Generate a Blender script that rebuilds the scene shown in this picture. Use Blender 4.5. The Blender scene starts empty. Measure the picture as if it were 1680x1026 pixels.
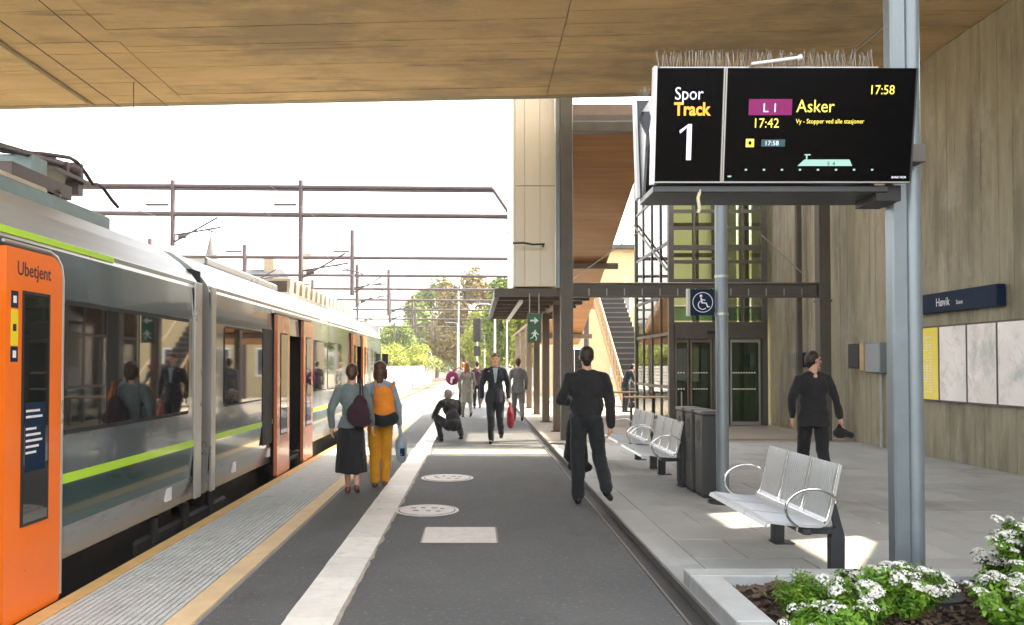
import bpy, math, random
from math import sin, cos, pi, radians as R
from mathutils import Vector as V, Matrix, Euler, noise as mnoise

random.seed(7)
S = bpy.context.scene
C = S.collection

# ------------------------------------------------------------------ camera, world, sun, exposure
cam_d = bpy.data.cameras.new('camera'); cam = bpy.data.objects.new('camera', cam_d); C.objects.link(cam)
S.camera = cam
cam.location = (0, 0, 1.6)
cam.rotation_euler = (R(91.2), 0, 0)
cam_d.sensor_width = 36; cam_d.lens = 36 * 1300 / 1680
cam_d.shift_x = 58 / 1680; cam_d.shift_y = 59 / 1680
cam_d.clip_start = .05; cam_d.clip_end = 3000

SUN_DIR = V((.66, .17, .73)).normalized()
elev = math.asin(SUN_DIR.z); az = math.atan2(SUN_DIR.x, SUN_DIR.y)
W = bpy.data.worlds.new('World'); S.world = W; W.use_nodes = True
wn = W.node_tree; wn.nodes.clear()
sky = wn.nodes.new('ShaderNodeTexSky'); sky.sky_type = 'NISHITA'; sky.sun_disc = False
sky.sun_elevation = elev; sky.sun_rotation = az
sky.dust_density = 4.0; sky.air_density = 1.0; sky.ozone_density = .6
hs = wn.nodes.new('ShaderNodeHueSaturation'); hs.inputs['Saturation'].default_value = .35
bg = wn.nodes.new('ShaderNodeBackground'); bg.inputs[1].default_value = .15
wo = wn.nodes.new('ShaderNodeOutputWorld')
wb = wn.nodes.new('ShaderNodeMix'); wb.data_type = 'RGBA'; wb.blend_type = 'MULTIPLY'; wb.inputs[0].default_value = 1; wb.inputs[7].default_value = (1.06, 1.0, .93, 1)
wn.links.new(sky.outputs[0], hs.inputs['Color']); wn.links.new(hs.outputs[0], wb.inputs[6]); wn.links.new(wb.outputs[2], bg.inputs[0]); wn.links.new(bg.outputs[0], wo.inputs[0])

sd = bpy.data.lights.new('sun', 'SUN'); sd.energy = 2.1; sd.angle = R(.6); sd.color = (1, .83, .60)
so = bpy.data.objects.new('sun', sd); C.objects.link(so); so.location = (20, 5, 25)
so.rotation_euler = SUN_DIR.to_track_quat('Z', 'Y').to_euler()

S.view_settings.view_transform = 'Standard'; S.view_settings.look = 'None'
S.view_settings.gamma = 1; S.view_settings.exposure = 3.0
S.view_settings.use_curve_mapping = False
S.cycles.max_bounces = 7; S.cycles.diffuse_bounces = 4; S.cycles.glossy_bounces = 4
S.cycles.transmission_bounces = 5; S.cycles.transparent_max_bounces = 8
S.cycles.sample_clamp_indirect = 6
S.cycles.caustics_reflective = False; S.cycles.caustics_refractive = False

# ------------------------------------------------------------------ materials
def mat(name, col, rough=.6, metal=0., var=.12, scale=2.5, stretch=(1, 1, 1), bump=.0, bscale=30, rand=0., coat=0.,
        ior=1.45, col2=None, detail=6, space='Position', emit=None, estr=0, trans=0, spots=None, sheen=0):
    m = bpy.data.materials.new(name); m.use_nodes = True
    n = m.node_tree.nodes; l = m.node_tree.links
    b = n['Principled BSDF']
    b.inputs['Roughness'].default_value = rough; b.inputs['Metallic'].default_value = metal
    b.inputs['IOR'].default_value = ior; b.inputs['Coat Weight'].default_value = coat
    b.inputs['Coat Roughness'].default_value = .05
    b.inputs['Transmission Weight'].default_value = trans
    if sheen: b.inputs['Sheen Weight'].default_value = sheen
    if space == 'Position':
        src = n.new('ShaderNodeNewGeometry').outputs['Position']
    else:
        src = n.new('ShaderNodeTexCoord').outputs['Object']
    mp = n.new('ShaderNodeMapping'); mp.inputs['Scale'].default_value = stretch
    l.new(src, mp.inputs['Vector'])
    c1 = tuple(col) + (1,)
    nz = n.new('ShaderNodeTexNoise'); nz.inputs['Scale'].default_value = scale; nz.inputs['Detail'].default_value = detail
    nz.inputs['Roughness'].default_value = .62
    l.new(mp.outputs[0], nz.inputs['Vector'])
    rmp = n.new('ShaderNodeMapRange'); rmp.inputs[1].default_value = .3; rmp.inputs[2].default_value = .7
    l.new(nz.outputs[0], rmp.inputs[0])
    mx = n.new('ShaderNodeMix'); mx.data_type = 'RGBA'
    l.new(rmp.outputs[0], mx.inputs[0])
    if col2:
        mx.inputs[6].default_value = c1; mx.inputs[7].default_value = tuple(col2) + (1,)
    else:
        mx.inputs[6].default_value = tuple(c * (1 - var) for c in col) + (1,)
        mx.inputs[7].default_value = tuple(min(1, c * (1 + var)) for c in col) + (1,)
    out = mx.outputs[2]
    for sp_ in ([] if not spots else (spots if isinstance(spots, list) else [spots])):   # (colour, scale, threshold, stretch, strength)
        mp2 = n.new('ShaderNodeMapping'); mp2.inputs['Scale'].default_value = sp_[3]; mp2.inputs['Location'].default_value = (sp_[1] * 3.7, sp_[2] * 9, 0)
        l.new(src, mp2.inputs['Vector'])
        n2 = n.new('ShaderNodeTexNoise'); n2.inputs['Scale'].default_value = sp_[1]; n2.inputs['Detail'].default_value = 8
        n2.inputs['Roughness'].default_value = .7
        l.new(mp2.outputs[0], n2.inputs['Vector'])
        r2 = n.new('ShaderNodeMapRange'); r2.inputs[1].default_value = sp_[2]; r2.inputs[2].default_value = sp_[2] + .13
        r2.inputs[4].default_value = sp_[4] if len(sp_) > 4 else .8
        l.new(n2.outputs[0], r2.inputs[0])
        m2 = n.new('ShaderNodeMix'); m2.data_type = 'RGBA'
        l.new(r2.outputs[0], m2.inputs[0]); l.new(out, m2.inputs[6]); m2.inputs[7].default_value = tuple(sp_[0]) + (1,)
        out = m2.outputs[2]
    if rand:
        oi = n.new('ShaderNodeObjectInfo')
        r3 = n.new('ShaderNodeMapRange'); r3.inputs[3].default_value = 1 - rand; r3.inputs[4].default_value = 1 + rand
        l.new(oi.outputs['Random'], r3.inputs[0])
        vm = n.new('ShaderNodeVectorMath'); vm.operation = 'SCALE'
        l.new(out, vm.inputs[0]); l.new(r3.outputs[0], vm.inputs['Scale'])
        out = vm.outputs[0]
    l.new(out, b.inputs['Base Color'])
    if bump:
        n3 = n.new('ShaderNodeTexNoise'); n3.inputs['Scale'].default_value = bscale; n3.inputs['Detail'].default_value = 5
        l.new(mp.outputs[0], n3.inputs['Vector'])
        bp = n.new('ShaderNodeBump'); bp.inputs['Strength'].default_value = bump; bp.inputs['Distance'].default_value = .02
        l.new(n3.outputs[0], bp.inputs['Height']); l.new(bp.outputs[0], b.inputs['Normal'])
    # roughness variation
    rr = n.new('ShaderNodeMapRange'); rr.inputs[3].default_value = max(0, rough * .85); rr.inputs[4].default_value = min(1, rough * 1.15)
    l.new(rmp.outputs[0], rr.inputs[0]); l.new(rr.outputs[0], b.inputs['Roughness'])
    if emit:
        b.inputs['Emission Color'].default_value = tuple(emit) + (1,); b.inputs['Emission Strength'].default_value = estr
    return m

M = {}
M['asphalt'] = mat('asphalt', (.100, .108, .112), .85, scale=1.1, bump=.9, bscale=110, col2=(.16, .168, .17), detail=12,
                   spots=[((.36, .36, .35), 26, .56, (1, 1, 1), .6), ((.055, .058, .06), .7, .58, (1, .5, 1), .5), ((.20, .20, .19), 2.2, .62, (1, 1, 1), .6), ((.05, .05, .05), 34, .62, (1, 1, 1), .6)])
M['dirt'] = mat('dirt', (.22, .19, .14), .95, var=.3, scale=.6, bump=.4, bscale=20, spots=((.10, .14, .04), .15, .5, (1, 1, 1)))
M['ballast'] = mat('ballast', (.13, .075, .055), .95, var=.5, scale=5, bump=1, bscale=18, col2=(.24, .16, .13))
M['slab'] = mat('slab', (.40, .42, .42), .75, var=.1, scale=2, bump=.2, bscale=90, rand=.10, spots=((.25, .23, .18), .9, .54, (1, 1, 1), .55))
M['joint'] = mat('joint', (.085, .08, .07), .95, bump=.3)
M['floor_far'] = mat('floor_far', (.30, .27, .22), .75, var=.15, scale=1.2, bump=.2, bscale=60)
M['kerb'] = mat('kerb', (.45, .48, .49), .7, var=.12, scale=5, bump=.3, bscale=120, rand=.06)
M['gutter'] = mat('gutter', (.045, .045, .045), .6, var=.3, scale=8, bump=.2)
M['gutter_rail'] = mat('gutter_rail', (.17, .165, .155), .5, .4, var=.2)
M['yellow'] = mat('yellow', (.62, .40, .16), .75, var=.16, scale=4, spots=((.35, .27, .18), 9, .58, (1, 1, 1), .6))
M['paleyellow'] = mat('paleyellow', (.68, .52, .31), .75, var=.12, scale=4, spots=((.35, .27, .18), 12, .6, (1, 1, 1), .6))
M['rib'] = mat('rib', (.52, .55, .55), .7, var=.1, scale=6, spots=((.27, .28, .27), 2.5, .55, (1, 1, 1), .6))
M['ribbase'] = mat('ribbase', (.24, .25, .25), .8, var=.2)
M['white_tile'] = mat('white_tile', (.78, .77, .73), .7, var=.08, scale=7, rand=.10, bump=.2, bscale=90, spots=((.42, .40, .35), 5, .57, (1, 1, 1), .6))
M['ragged'] = mat('ragged', (.36, .33, .28), .8, var=.25, scale=12)
M['sun_strip_tone'] = mat('sun_strip_tone', (.48, .46, .42), .7, var=.1, spots=((.3, .3, .3), 10, .58, (1, 1, 1), .7))  # sunlight on the platform put into a pale colour, grey spots over it
M['manhole'] = mat('manhole', (.60, .57, .54), .6, .1, var=.12, scale=9, bump=.4, bscale=60, spots=((.35, .25, .21), 14, .57, (1, 1, 1), .7))
M['board_ceiling'] = mat('board_ceiling', (.46, .33, .175), .85, scale=1.1, stretch=(.6, 1.7, 1), bump=.8, bscale=14, rand=.04, col2=(.60, .44, .24), detail=10,
                  spots=[((.24, .19, .125), .36, .48, (.6, 1.3, 1), .65), ((.10, .08, .055), 1.4, .58, (.22, 3.5, 1), .7), ((.52, .38, .22), 1.1, .60, (.5, 2, 1), .5)])
M['board_wall'] = mat('board_wall', (.28, .255, .185), .85, scale=3.0, stretch=(1, 2.6, .35), bump=.8, bscale=16, rand=.06, col2=(.40, .37, .28),
                  spots=[((.15, .14, .10), .7, .50, (1, 2.0, .55), .6), ((.46, .46, .43), .8, .57, (1, 1.3, .8), .6), ((.09, .085, .07), 7, .62, (1, 1, 1), .6)])
M['concrete'] = mat('concrete', (.30, .25, .17), .85, var=.2, bump=.3, bscale=20)
M['steel_dark'] = mat('steel_dark', (.105, .10, .09), .5, .3, var=.15, scale=4)
M['steel_warm'] = mat('steel_warm', (.17, .13, .10), .5, .2, var=.15, scale=4)
M['pole'] = mat('pole', (.21, .25, .28), .38, .35, var=.08, scale=5, bump=.05)
M['galv'] = mat('galv', (.42, .44, .45), .4, .8, var=.2, scale=10)
M['catenary'] = mat('catenary', (.085, .07, .075), .6, .3, var=.2)
M['bench'] = mat('bench', (.66, .69, .71), .38, .6, var=.04, scale=20, space='Object')
M['chrome'] = mat('chrome', (.80, .81, .82), .12, 1, var=.03)
M['leg'] = mat('leg', (.045, .05, .055), .5, .2)
M['bin'] = mat('bin', (.075, .08, .08), .45, .2, var=.1)
M['binlid'] = mat('binlid', (.17, .17, .17), .4, .5)
M['black'] = mat('black', (.012, .012, .013), .5)
M['red'] = mat('red', (.45, .02, .02), .5)
M['orange'] = mat('orange', (.85, .17, .012), .32, var=.04, coat=.4)
M['orange_reflecting'] = mat('orange_reflecting', (.62, .21, .10), .25, var=.05, coat=.6)  # orange door paint, paled by putting its reflected light into the colour
M['train_grey'] = mat('train_grey', (.135, .17, .185), .17, .45, var=.06, scale=1, coat=.7, spots=((.20, .19, .17), 1.6, .58, (1, .6, 3), .35))
M['train_silver'] = mat('train_silver', (.36, .37, .37), .24, .5, var=.06, scale=1, coat=.4, spots=((.18, .16, .13), 2.2, .52, (1, .7, 3), .5))
M['train_teal'] = mat('train_teal', (.022, .065, .066), .12, .1, var=.08, coat=1)
M['train_green'] = mat('train_green', (.45, .75, .03), .35, var=.04, coat=.3)
M['train_roof'] = mat('train_roof', (.34, .36, .36), .34, .35, var=.12, scale=1.5, stretch=(1, .3, 1), spots=((.24, .24, .21), 1.5, .52, (2.2, .5, 1), .5))
M['train_frame'] = mat('train_frame', (.50, .49, .46), .3, .6, var=.06)
M['roof_teal'] = mat('roof_teal', (.17, .24, .24), .4, .2, var=.2, scale=3)
M['cream_box'] = mat('cream_box', (.55, .48, .34), .5, var=.15)
M['copper'] = mat('copper', (.11, .085, .08), .5, .4, var=.3)
M['glass_dark'] = mat('glass_dark', (.012, .014, .015), .03, 0, var=0, ior=2.6)
M['interior'] = mat('interior', (.03, .13, .13), .6)
M['rubber'] = mat('rubber', (.02, .02, .02), .7)
M['screen'] = mat('screen', (.002, .002, .0025), .2, ior=1.12, var=0)
M['screenframe'] = mat('screenframe', (.05, .055, .06), .35, .5)
M['whiteplastic'] = mat('whiteplastic', (.75, .75, .78), .4, var=.03)
M['e_white'] = mat('e_white', (.18, .18, .21), .5, var=0, emit=(.75, .78, .9), estr=0.189)
M['e_orange'] = mat('e_orange', (.3, .12, .01), .5, var=0, emit=(1, .42, .05), estr=0.189)
M['e_yellow'] = mat('e_yellow', (.3, .24, .03), .5, var=0, emit=(.9, .75, .12), estr=0.176)
M['e_magenta'] = mat('e_magenta', (.10, .0, .05), .5, var=0, emit=(.10, .0, .05), estr=0.231)
M['e_teal'] = mat('e_teal', (.08, .16, .14), .5, var=0, emit=(.35, .55, .5), estr=0.147)
M['e_dim'] = mat('e_dim', (.01, .03, .035), .5, var=0, emit=(.02, .06, .08), estr=0.147)
M['navy'] = mat('navy', (.006, .020, .050), .5, var=.05, ior=1.2)
M['signwhite'] = mat('signwhite', (.78, .80, .84), .4, var=.02)
M['exitgreen'] = mat('exitgreen', (.01, .13, .05), .4, var=.03)
M['posteryellow'] = mat('posteryellow', (.80, .66, .02), .35, var=.06, scale=3, coat=.4)
M['poster'] = mat('poster', (.80, .78, .78), .35, var=.08, scale=2.2, coat=.4, spots=((.40, .47, .47), 1.6, .52, (1, 1, 1), .8))
M['poster_b'] = mat('poster_b', (.80, .76, .76), .35, var=.08, scale=4, coat=.4, spots=((.44, .50, .50), .9, .50, (1, 1.5, 1), .9))
M['poster_line'] = mat('poster_line', (.45, .36, .36), .5, var=.1)
M['alu'] = mat('alu', (.35, .35, .34), .4, .6)
M['glass'] = mat('glass', (.80, .85, .78), .02, 0, var=.02, ior=1.5, trans=.0)
M['wood'] = mat('wood', (.36, .17, .055), .55, var=.2, scale=2, stretch=(.3, 3, 3), rand=.08, coat=.15)
M['wood_light'] = mat('wood_light', (.48, .33, .18), .6, var=.15)
M['panel'] = mat('panel', (.74, .69, .60), .5, .15, var=.05, scale=.8, stretch=(1, 1, .3), rand=.03)
M['tower_back'] = mat('tower_back', (.66, .64, .48), .7, var=.2, scale=1)
M['tower_low'] = mat('tower_low', (.22, .23, .17), .5, var=.4, scale=2)
M['cream'] = mat('cream', (.52, .44, .26), .8, var=.1, scale=1.5)
M['house'] = mat('house', (.55, .50, .42), .85, var=.1)
M['rooftile'] = mat('rooftile', (.065, .068, .08), .7, var=.15)
M['soil'] = mat('soil', (.045, .03, .024), .95, var=.6, scale=40, bump=1, bscale=60, spots=((.22, .16, .13), 60, .62, (1, 1, 1), .8))
M['leaf'] = mat('leaf', (.035, .14, .012), .5, var=.5, scale=9, rand=.1, col2=(.22, .40, .03), spots=((.30, .26, .05), 22, .66, (1, 1, 1), .7))
M['leaf_far'] = mat('leaf_far', (.05, .10, .014), .6, scale=.5, col2=(.18, .26, .025))
M['leaf_far2'] = mat('leaf_far2', (.14, .20, .018), .6, scale=.5, col2=(.32, .34, .025))
M['leaf_brown'] = mat('leaf_brown', (.11, .095, .025), .6, scale=.4, col2=(.26, .20, .04))
M['petal'] = mat('petal', (.80, .81, .76), .6, var=.06)
M['bark'] = mat('bark', (.13, .09, .06), .9, var=.3, bump=.5)
M['fence_white'] = mat('fence_white', (.36, .36, .37), .6, var=.1)
M['rail'] = mat('rail', (.26, .16, .11), .45, .6, var=.2)
M['sleeper'] = mat('sleeper', (.32, .29, .26), .9, var=.15)
M['skin'] = mat('skin', (.58, .33, .23), .5, var=.06, scale=12, space='Object')
M['eye'] = mat('eye', (.03, .02, .015), .2, var=0)
M['lip'] = mat('lip', (.42, .17, .13), .5, var=0)
def cloth(name, col, rough=.85, var=.18, scale=8, **k):
    return mat(name, col, rough, var=var, scale=scale, bump=.35, bscale=22, space='Object', sheen=.15, **k)
M['c_black'] = cloth('c_black', (.012, .013, .015))
M['c_charcoal'] = cloth('c_charcoal', (.012, .016, .019))
M['c_navy'] = cloth('c_navy', (.014, .02, .03))
M['c_teal'] = cloth('c_teal', (.15, .195, .195))
M['c_blue'] = cloth('c_blue', (.27, .34, .40))
M['c_mustard'] = cloth('c_mustard', (.62, .28, .012))
M['c_orange'] = cloth('c_orange', (.75, .24, .02))
M['c_grey'] = cloth('c_grey', (.17, .18, .19))
M['c_stone'] = cloth('c_stone', (.26, .25, .22))
M['c_maroon'] = cloth('c_maroon', (.035, .012, .022))
M['c_magenta'] = cloth('c_magenta', (.20, .015, .09))
M['c_red'] = cloth('c_red', (.32, .02, .03))
M['c_shirt'] = cloth('c_shirt', (.40, .50, .58))
M['c_white'] = cloth('c_white', (.6, .62, .64))
M['c_bagblue'] = mat('c_bagblue', (.30, .38, .44), .45, var=.15, scale=9, bump=.5, bscale=14, space='Object')
M['hair_dark'] = mat('hair_dark', (.022, .014, .01), .5, var=.4, scale=60, stretch=(1, 1, .2), space='Object')
M['hair_brown'] = mat('hair_brown', (.075, .035, .018), .5, var=.4, scale=60, stretch=(1, 1, .2), space='Object')
M['hair_ginger'] = mat('hair_ginger', (.28, .12, .04), .5, var=.4, scale=60, stretch=(1, 1, .2), space='Object')
M['hair_grey'] = mat('hair_grey', (.22, .21, .20), .5, var=.4, scale=60, stretch=(1, 1, .2), space='Object')
M['shoe_black'] = mat('shoe_black', (.01, .01, .011), .35, var=.1)
M['shoe_brown'] = mat('shoe_brown', (.16, .07, .03), .5, var=.1)
M['shoe_white'] = mat('shoe_white', (.6, .6, .6), .5, var=.1)

def make_glass(name, tint, alpha_mix):
    m = bpy.data.materials.new(name); m.use_nodes = True; n = m.node_tree.nodes; l = m.node_tree.links
    n.remove(n['Principled BSDF']); o = n['Material Output']
    t = n.new('ShaderNodeBsdfTransparent'); t.inputs[0].default_value = tint + (1,)
    g = n.new('ShaderNodeBsdfGlossy'); g.inputs['Roughness'].default_value = .02; g.inputs[0].default_value = (.95, .97, .95, 1)
    f = n.new('ShaderNodeFresnel'); f.inputs[0].default_value = alpha_mix
    mx = n.new('ShaderNodeMixShader'); l.new(f.outputs[0], mx.inputs[0]); l.new(t.outputs[0], mx.inputs[1]); l.new(g.outputs[0], mx.inputs[2])
    l.new(mx.outputs[0], o.inputs[0]); return m
def frosted(name, c):
    m = bpy.data.materials.new(name); m.use_nodes = True; n = m.node_tree.nodes; l = m.node_tree.links; n.remove(n['Principled BSDF'])
    d = n.new('ShaderNodeBsdfDiffuse'); d.inputs[0].default_value = c + (1,); t = n.new('ShaderNodeBsdfTranslucent'); t.inputs[0].default_value = c + (1,)
    x = n.new('ShaderNodeMixShader'); x.inputs[0].default_value = .6; l.new(d.outputs[0], x.inputs[1]); l.new(t.outputs[0], x.inputs[2]); l.new(x.outputs[0], n['Material Output'].inputs[0]); return m
M['frosted'] = frosted('frosted', (.56, .56, .44))
M['pane'] = make_glass('pane', (.80, .84, .72), 1.6)
M['pane_green'] = make_glass('pane_green', (.42, .56, .46), 1.7)
M['pane_amber'] = make_glass('pane_amber', (.66, .58, .42), 1.6)

# ------------------------------------------------------------------ mesh helpers
def link(name, me, parent=None, m=None, smooth=False):
    o = bpy.data.objects.new(name, me); C.objects.link(o)
    if m is not None: me.materials.append(M[m] if isinstance(m, str) else m)
    if smooth: me.polygons.foreach_set('use_smooth', [True] * len(me.polygons))
    if parent is not None: o.parent = parent
    return o

class MB:
    def __init__(s): s.v = []; s.f = []; s.mi = []; s.sm = []
    def add(s, vs, fs, mi=0, sm=False):
        b = len(s.v); s.v += [tuple(x) for x in vs]
        for f in fs: s.f.append([b + i for i in f]); s.mi.append(mi); s.sm.append(sm)
        return s
    def box(s, x0, x1, y0, y1, z0, z1, mi=0, bev=0):
        if bev:
            b = bev; pts = []
            # chamfered vertical/all edges: simple 24-vert bevel
            for (x, sx) in ((x0, 1), (x1, -1)):
                for (y, sy) in ((y0, 1), (y1, -1)):
                    for (z, sz) in ((z0, 1), (z1, -1)):
                        pts += [(x, y + sy * b, z + sz * b), (x + sx * b, y, z + sz * b), (x + sx * b, y + sy * b, z)]
            def I(i, j, k, a): return (i * 4 + j * 2 + k) * 3 + a
            fs = [[I(0,0,0,0), I(0,0,1,0), I(0,1,1,0), I(0,1,0,0)], [I(1,0,0,0), I(1,1,0,0), I(1,1,1,0), I(1,0,1,0)],
                  [I(0,0,0,1), I(1,0,0,1), I(1,0,1,1), I(0,0,1,1)], [I(0,1,0,1), I(0,1,1,1), I(1,1,1,1), I(1,1,0,1)],
                  [I(0,0,0,2), I(0,1,0,2), I(1,1,0,2), I(1,0,0,2)], [I(0,0,1,2), I(1,0,1,2), I(1,1,1,2), I(0,1,1,2)]]
            for i in (0, 1):
                for j in (0, 1):
                    fs.append([I(i,j,0,0), I(i,j,0,1), I(i,j,1,1), I(i,j,1,0)] if (i + j) % 2 == 0 else [I(i,j,0,1), I(i,j,0,0), I(i,j,1,0), I(i,j,1,1)])
                for k in (0, 1):
                    fs.append([I(i,0,k,0), I(i,1,k,0), I(i,1,k,2), I(i,0,k,2)] if (i + k) % 2 == 0 else [I(i,0,k,2), I(i,1,k,2), I(i,1,k,0), I(i,0,k,0)])
            for j in (0, 1):
                for k in (0, 1):
                    fs.append([I(0,j,k,1), I(0,j,k,2), I(1,j,k,2), I(1,j,k,1)] if (j + k) % 2 == 0 else [I(1,j,k,1), I(1,j,k,2), I(0,j,k,2), I(0,j,k,1)])
            for i in (0, 1):
                for j in (0, 1):
                    for k in (0, 1):
                        t = [I(i,j,k,0), I(i,j,k,1), I(i,j,k,2)]
                        fs.append(t if (i + j + k) % 2 else t[::-1])
            return s.add(pts, fs, mi)
        v = [(x, y, z) for x in (x0, x1) for y in (y0, y1) for z in (z0, z1)]
        return s.add(v, [[0, 1, 3, 2], [4, 6, 7, 5], [0, 4, 5, 1], [2, 3, 7, 6], [0, 2, 6, 4], [1, 5, 7, 3]], mi)
    def quad(s, a, b, c, d, mi=0): return s.add([a, b, c, d], [[0, 1, 2, 3]], mi)
    def tube(s, p, q, r0, r1=None, n=10, mi=0, cap=True):
        p = V(p); q = V(q); r1 = r0 if r1 is None else r1
        d = (q - p).normalized(); a = d.orthogonal().normalized(); b = d.cross(a)
        vs = []
        for (c, r) in ((p, r0), (q, r1)):
            for i in range(n):
                t = 2 * pi * i / n; vs.append(c + a * (r * cos(t)) + b * (r * sin(t)))
        s.add(vs, [[i, (i + 1) % n, n + (i + 1) % n, n + i] for i in range(n)], mi, True)
        if cap: s.add(vs[:n], [list(range(n))[::-1]], mi); s.add(vs[n:], [list(range(n))], mi)
        return s
    def path(s, pts, r, n=8, mi=0):
        pts = [V(p) for p in pts]; rings = []; prev = None
        for i, p in enumerate(pts):
            d = (pts[min(i + 1, len(pts) - 1)] - pts[max(i - 1, 0)]).normalized()
            if prev is None: a = d.orthogonal().normalized()
            else: a = (prev - d * prev.dot(d)).normalized()
            prev = a; b = d.cross(a)
            rings.append([p + a * (r * cos(2 * pi * k / n)) + b * (r * sin(2 * pi * k / n)) for k in range(n)])
        vs = [v for g in rings for v in g]
        fs = [[i * n + k, i * n + (k + 1) % n, (i + 1) * n + (k + 1) % n, (i + 1) * n + k] for i in range(len(pts) - 1) for k in range(n)]
        s.add(vs, fs, mi, True); s.add(rings[0], [list(range(n))[::-1]], mi); s.add(rings[-1], [list(range(n))], mi)
        return s
    def ell(s, c, r, rot=None, nu=14, nv=9, mi=0):
        c = V(c); vs = []; r = (r, r, r) if isinstance(r, (int, float)) else r
        m = (rot.to_matrix() if isinstance(rot, Euler) else rot) if rot else Matrix.Identity(3)
        for j in range(1, nv):
            ph = pi * j / nv
            for i in range(nu):
                th = 2 * pi * i / nu
                vs.append(c + m @ V((r[0] * sin(ph) * cos(th), r[1] * sin(ph) * sin(th), r[2] * cos(ph))))
        top = len(vs); vs.append(c + m @ V((0, 0, r[2]))); vs.append(c + m @ V((0, 0, -r[2])))
        fs = []
        for j in range(nv - 2):
            for i in range(nu):
                fs.append([j * nu + i, (j + 1) * nu + i, (j + 1) * nu + (i + 1) % nu, j * nu + (i + 1) % nu])
        for i in range(nu):
            fs.append([top, i, (i + 1) % nu]); k = (nv - 2) * nu; fs.append([top + 1, k + (i + 1) % nu, k + i])
        return s.add(vs, fs, mi, True)
    def prism(s, pts, axis, a0, a1, mi=0, sm=False):   # closed outline extruded; pts are the other two coordinates in order
        n = len(pts)
        def mk(u, v, a): return {'x': (a, u, v), 'y': (u, a, v), 'z': (u, v, a)}[axis]
        A = [mk(u, v, a0) for u, v in pts]; B = [mk(u, v, a1) for u, v in pts]
        s.add(A + B, [[i, (i + 1) % n, n + (i + 1) % n, n + i] for i in range(n)], mi, sm)
        s.add(A, [list(range(n))[::-1]], mi); s.add(B, [list(range(n))], mi)
        return s
    def build(s, name, m, parent=None, loc=None, rot=None, bevel=0):
        me = bpy.data.meshes.new(name); me.from_pydata([tuple(v) for v in s.v], [], s.f)
        ms = m if isinstance(m, (list, tuple)) else [m]
        for x in ms: me.materials.append(M[x])
        me.polygons.foreach_set('material_index', s.mi); me.polygons.foreach_set('use_smooth', s.sm)
        me.update()
        # consistent normals
        import bmesh
        bm = bmesh.new(); bm.from_mesh(me); bmesh.ops.recalc_face_normals(bm, faces=bm.faces)
        bm.to_mesh(me); bm.free()
        o = bpy.data.objects.new(name, me); C.objects.link(o)
        if parent is not None: o.parent = parent
        if loc is not None: o.location = loc
        if rot is not None: o.rotation_euler = rot
        if bevel:
            b = o.modifiers.new('bevel', 'BEVEL'); b.width = bevel; b.segments = 2; b.limit_method = 'ANGLE'
        return o

def tag(o, label=None, cat=None, group=None, kind=None):
    if label: o['label'] = label
    if cat: o['category'] = cat
    if group: o['group'] = group
    if kind: o['kind'] = kind
    return o
def thing(name, label, cat, loc=(0, 0, 0), rz=0, group=None):
    o = bpy.data.objects.new(name, None); C.objects.link(o); o.location = loc; o.rotation_euler = (0, 0, rz)
    o.empty_display_size = .2
    return tag(o, label, cat, group)
def struct(o): o['kind'] = 'structure'; return o
def stuff(o): o['kind'] = 'stuff'; return o
def kids(o): return [c for c in bpy.data.objects if c.parent is o]
def copy_tree(o, loc=None, label=None, rz=None):
    c = o.copy(); C.objects.link(c)
    if loc is not None: c.location = loc
    if rz is not None: c.rotation_euler = (0, 0, rz)
    if label: c['label'] = label
    for ch in kids(o):
        d = ch.copy(); C.objects.link(d); d.parent = c
        for g in kids(ch):
            e = g.copy(); C.objects.link(e); e.parent = d
    return c
def inst(src, name, parent, loc, rot=None, scale=None):
    o = bpy.data.objects.new(name, src.data); C.objects.link(o); o.parent = parent; o.location = loc
    if rot: o.rotation_euler = rot
    if scale: o.scale = scale
    return o
def text(s, name, m, parent, loc, rot, size, align='LEFT', ext=.002, bold=0, sx=1):
    c = bpy.data.curves.new(name, 'FONT'); c.body = s; c.size = size; c.align_x = align; c.align_y = 'BOTTOM_BASELINE'
    c.extrude = ext; c.offset = bold; c.resolution_u = 3
    t = bpy.data.objects.new(name, c); C.objects.link(t)
    dg = bpy.context.evaluated_depsgraph_get()
    me = bpy.data.meshes.new_from_object(t.evaluated_get(dg)); bpy.data.objects.remove(t)
    me.materials.clear(); me.materials.append(M[m])
    o = bpy.data.objects.new(name, me); C.objects.link(o); o.parent = parent; o.location = loc; o.rotation_euler = rot
    o.scale = (sx, 1, 1)
    return o
FACE_CAM = (R(90), 0, 0); FACE_PX = (R(90), 0, R(90)); FACE_NX = (R(90), 0, R(-90))

# ------------------------------------------------------------------ SETTING: ground, platform
g = MB(); g.quad((-900, -300, -.95), (900, -300, -.95), (900, 1500, -.95), (-900, 1500, -.95)); struct(g.build('ground', 'dirt'))
g = MB(); g.box(-7.6, -2.95, -12, 170, -.94, -.80); stuff(tag(g.build('ballast', 'ballast'), 'rusty brown stone ballast of the railway track bed', 'ballast'))
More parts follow.
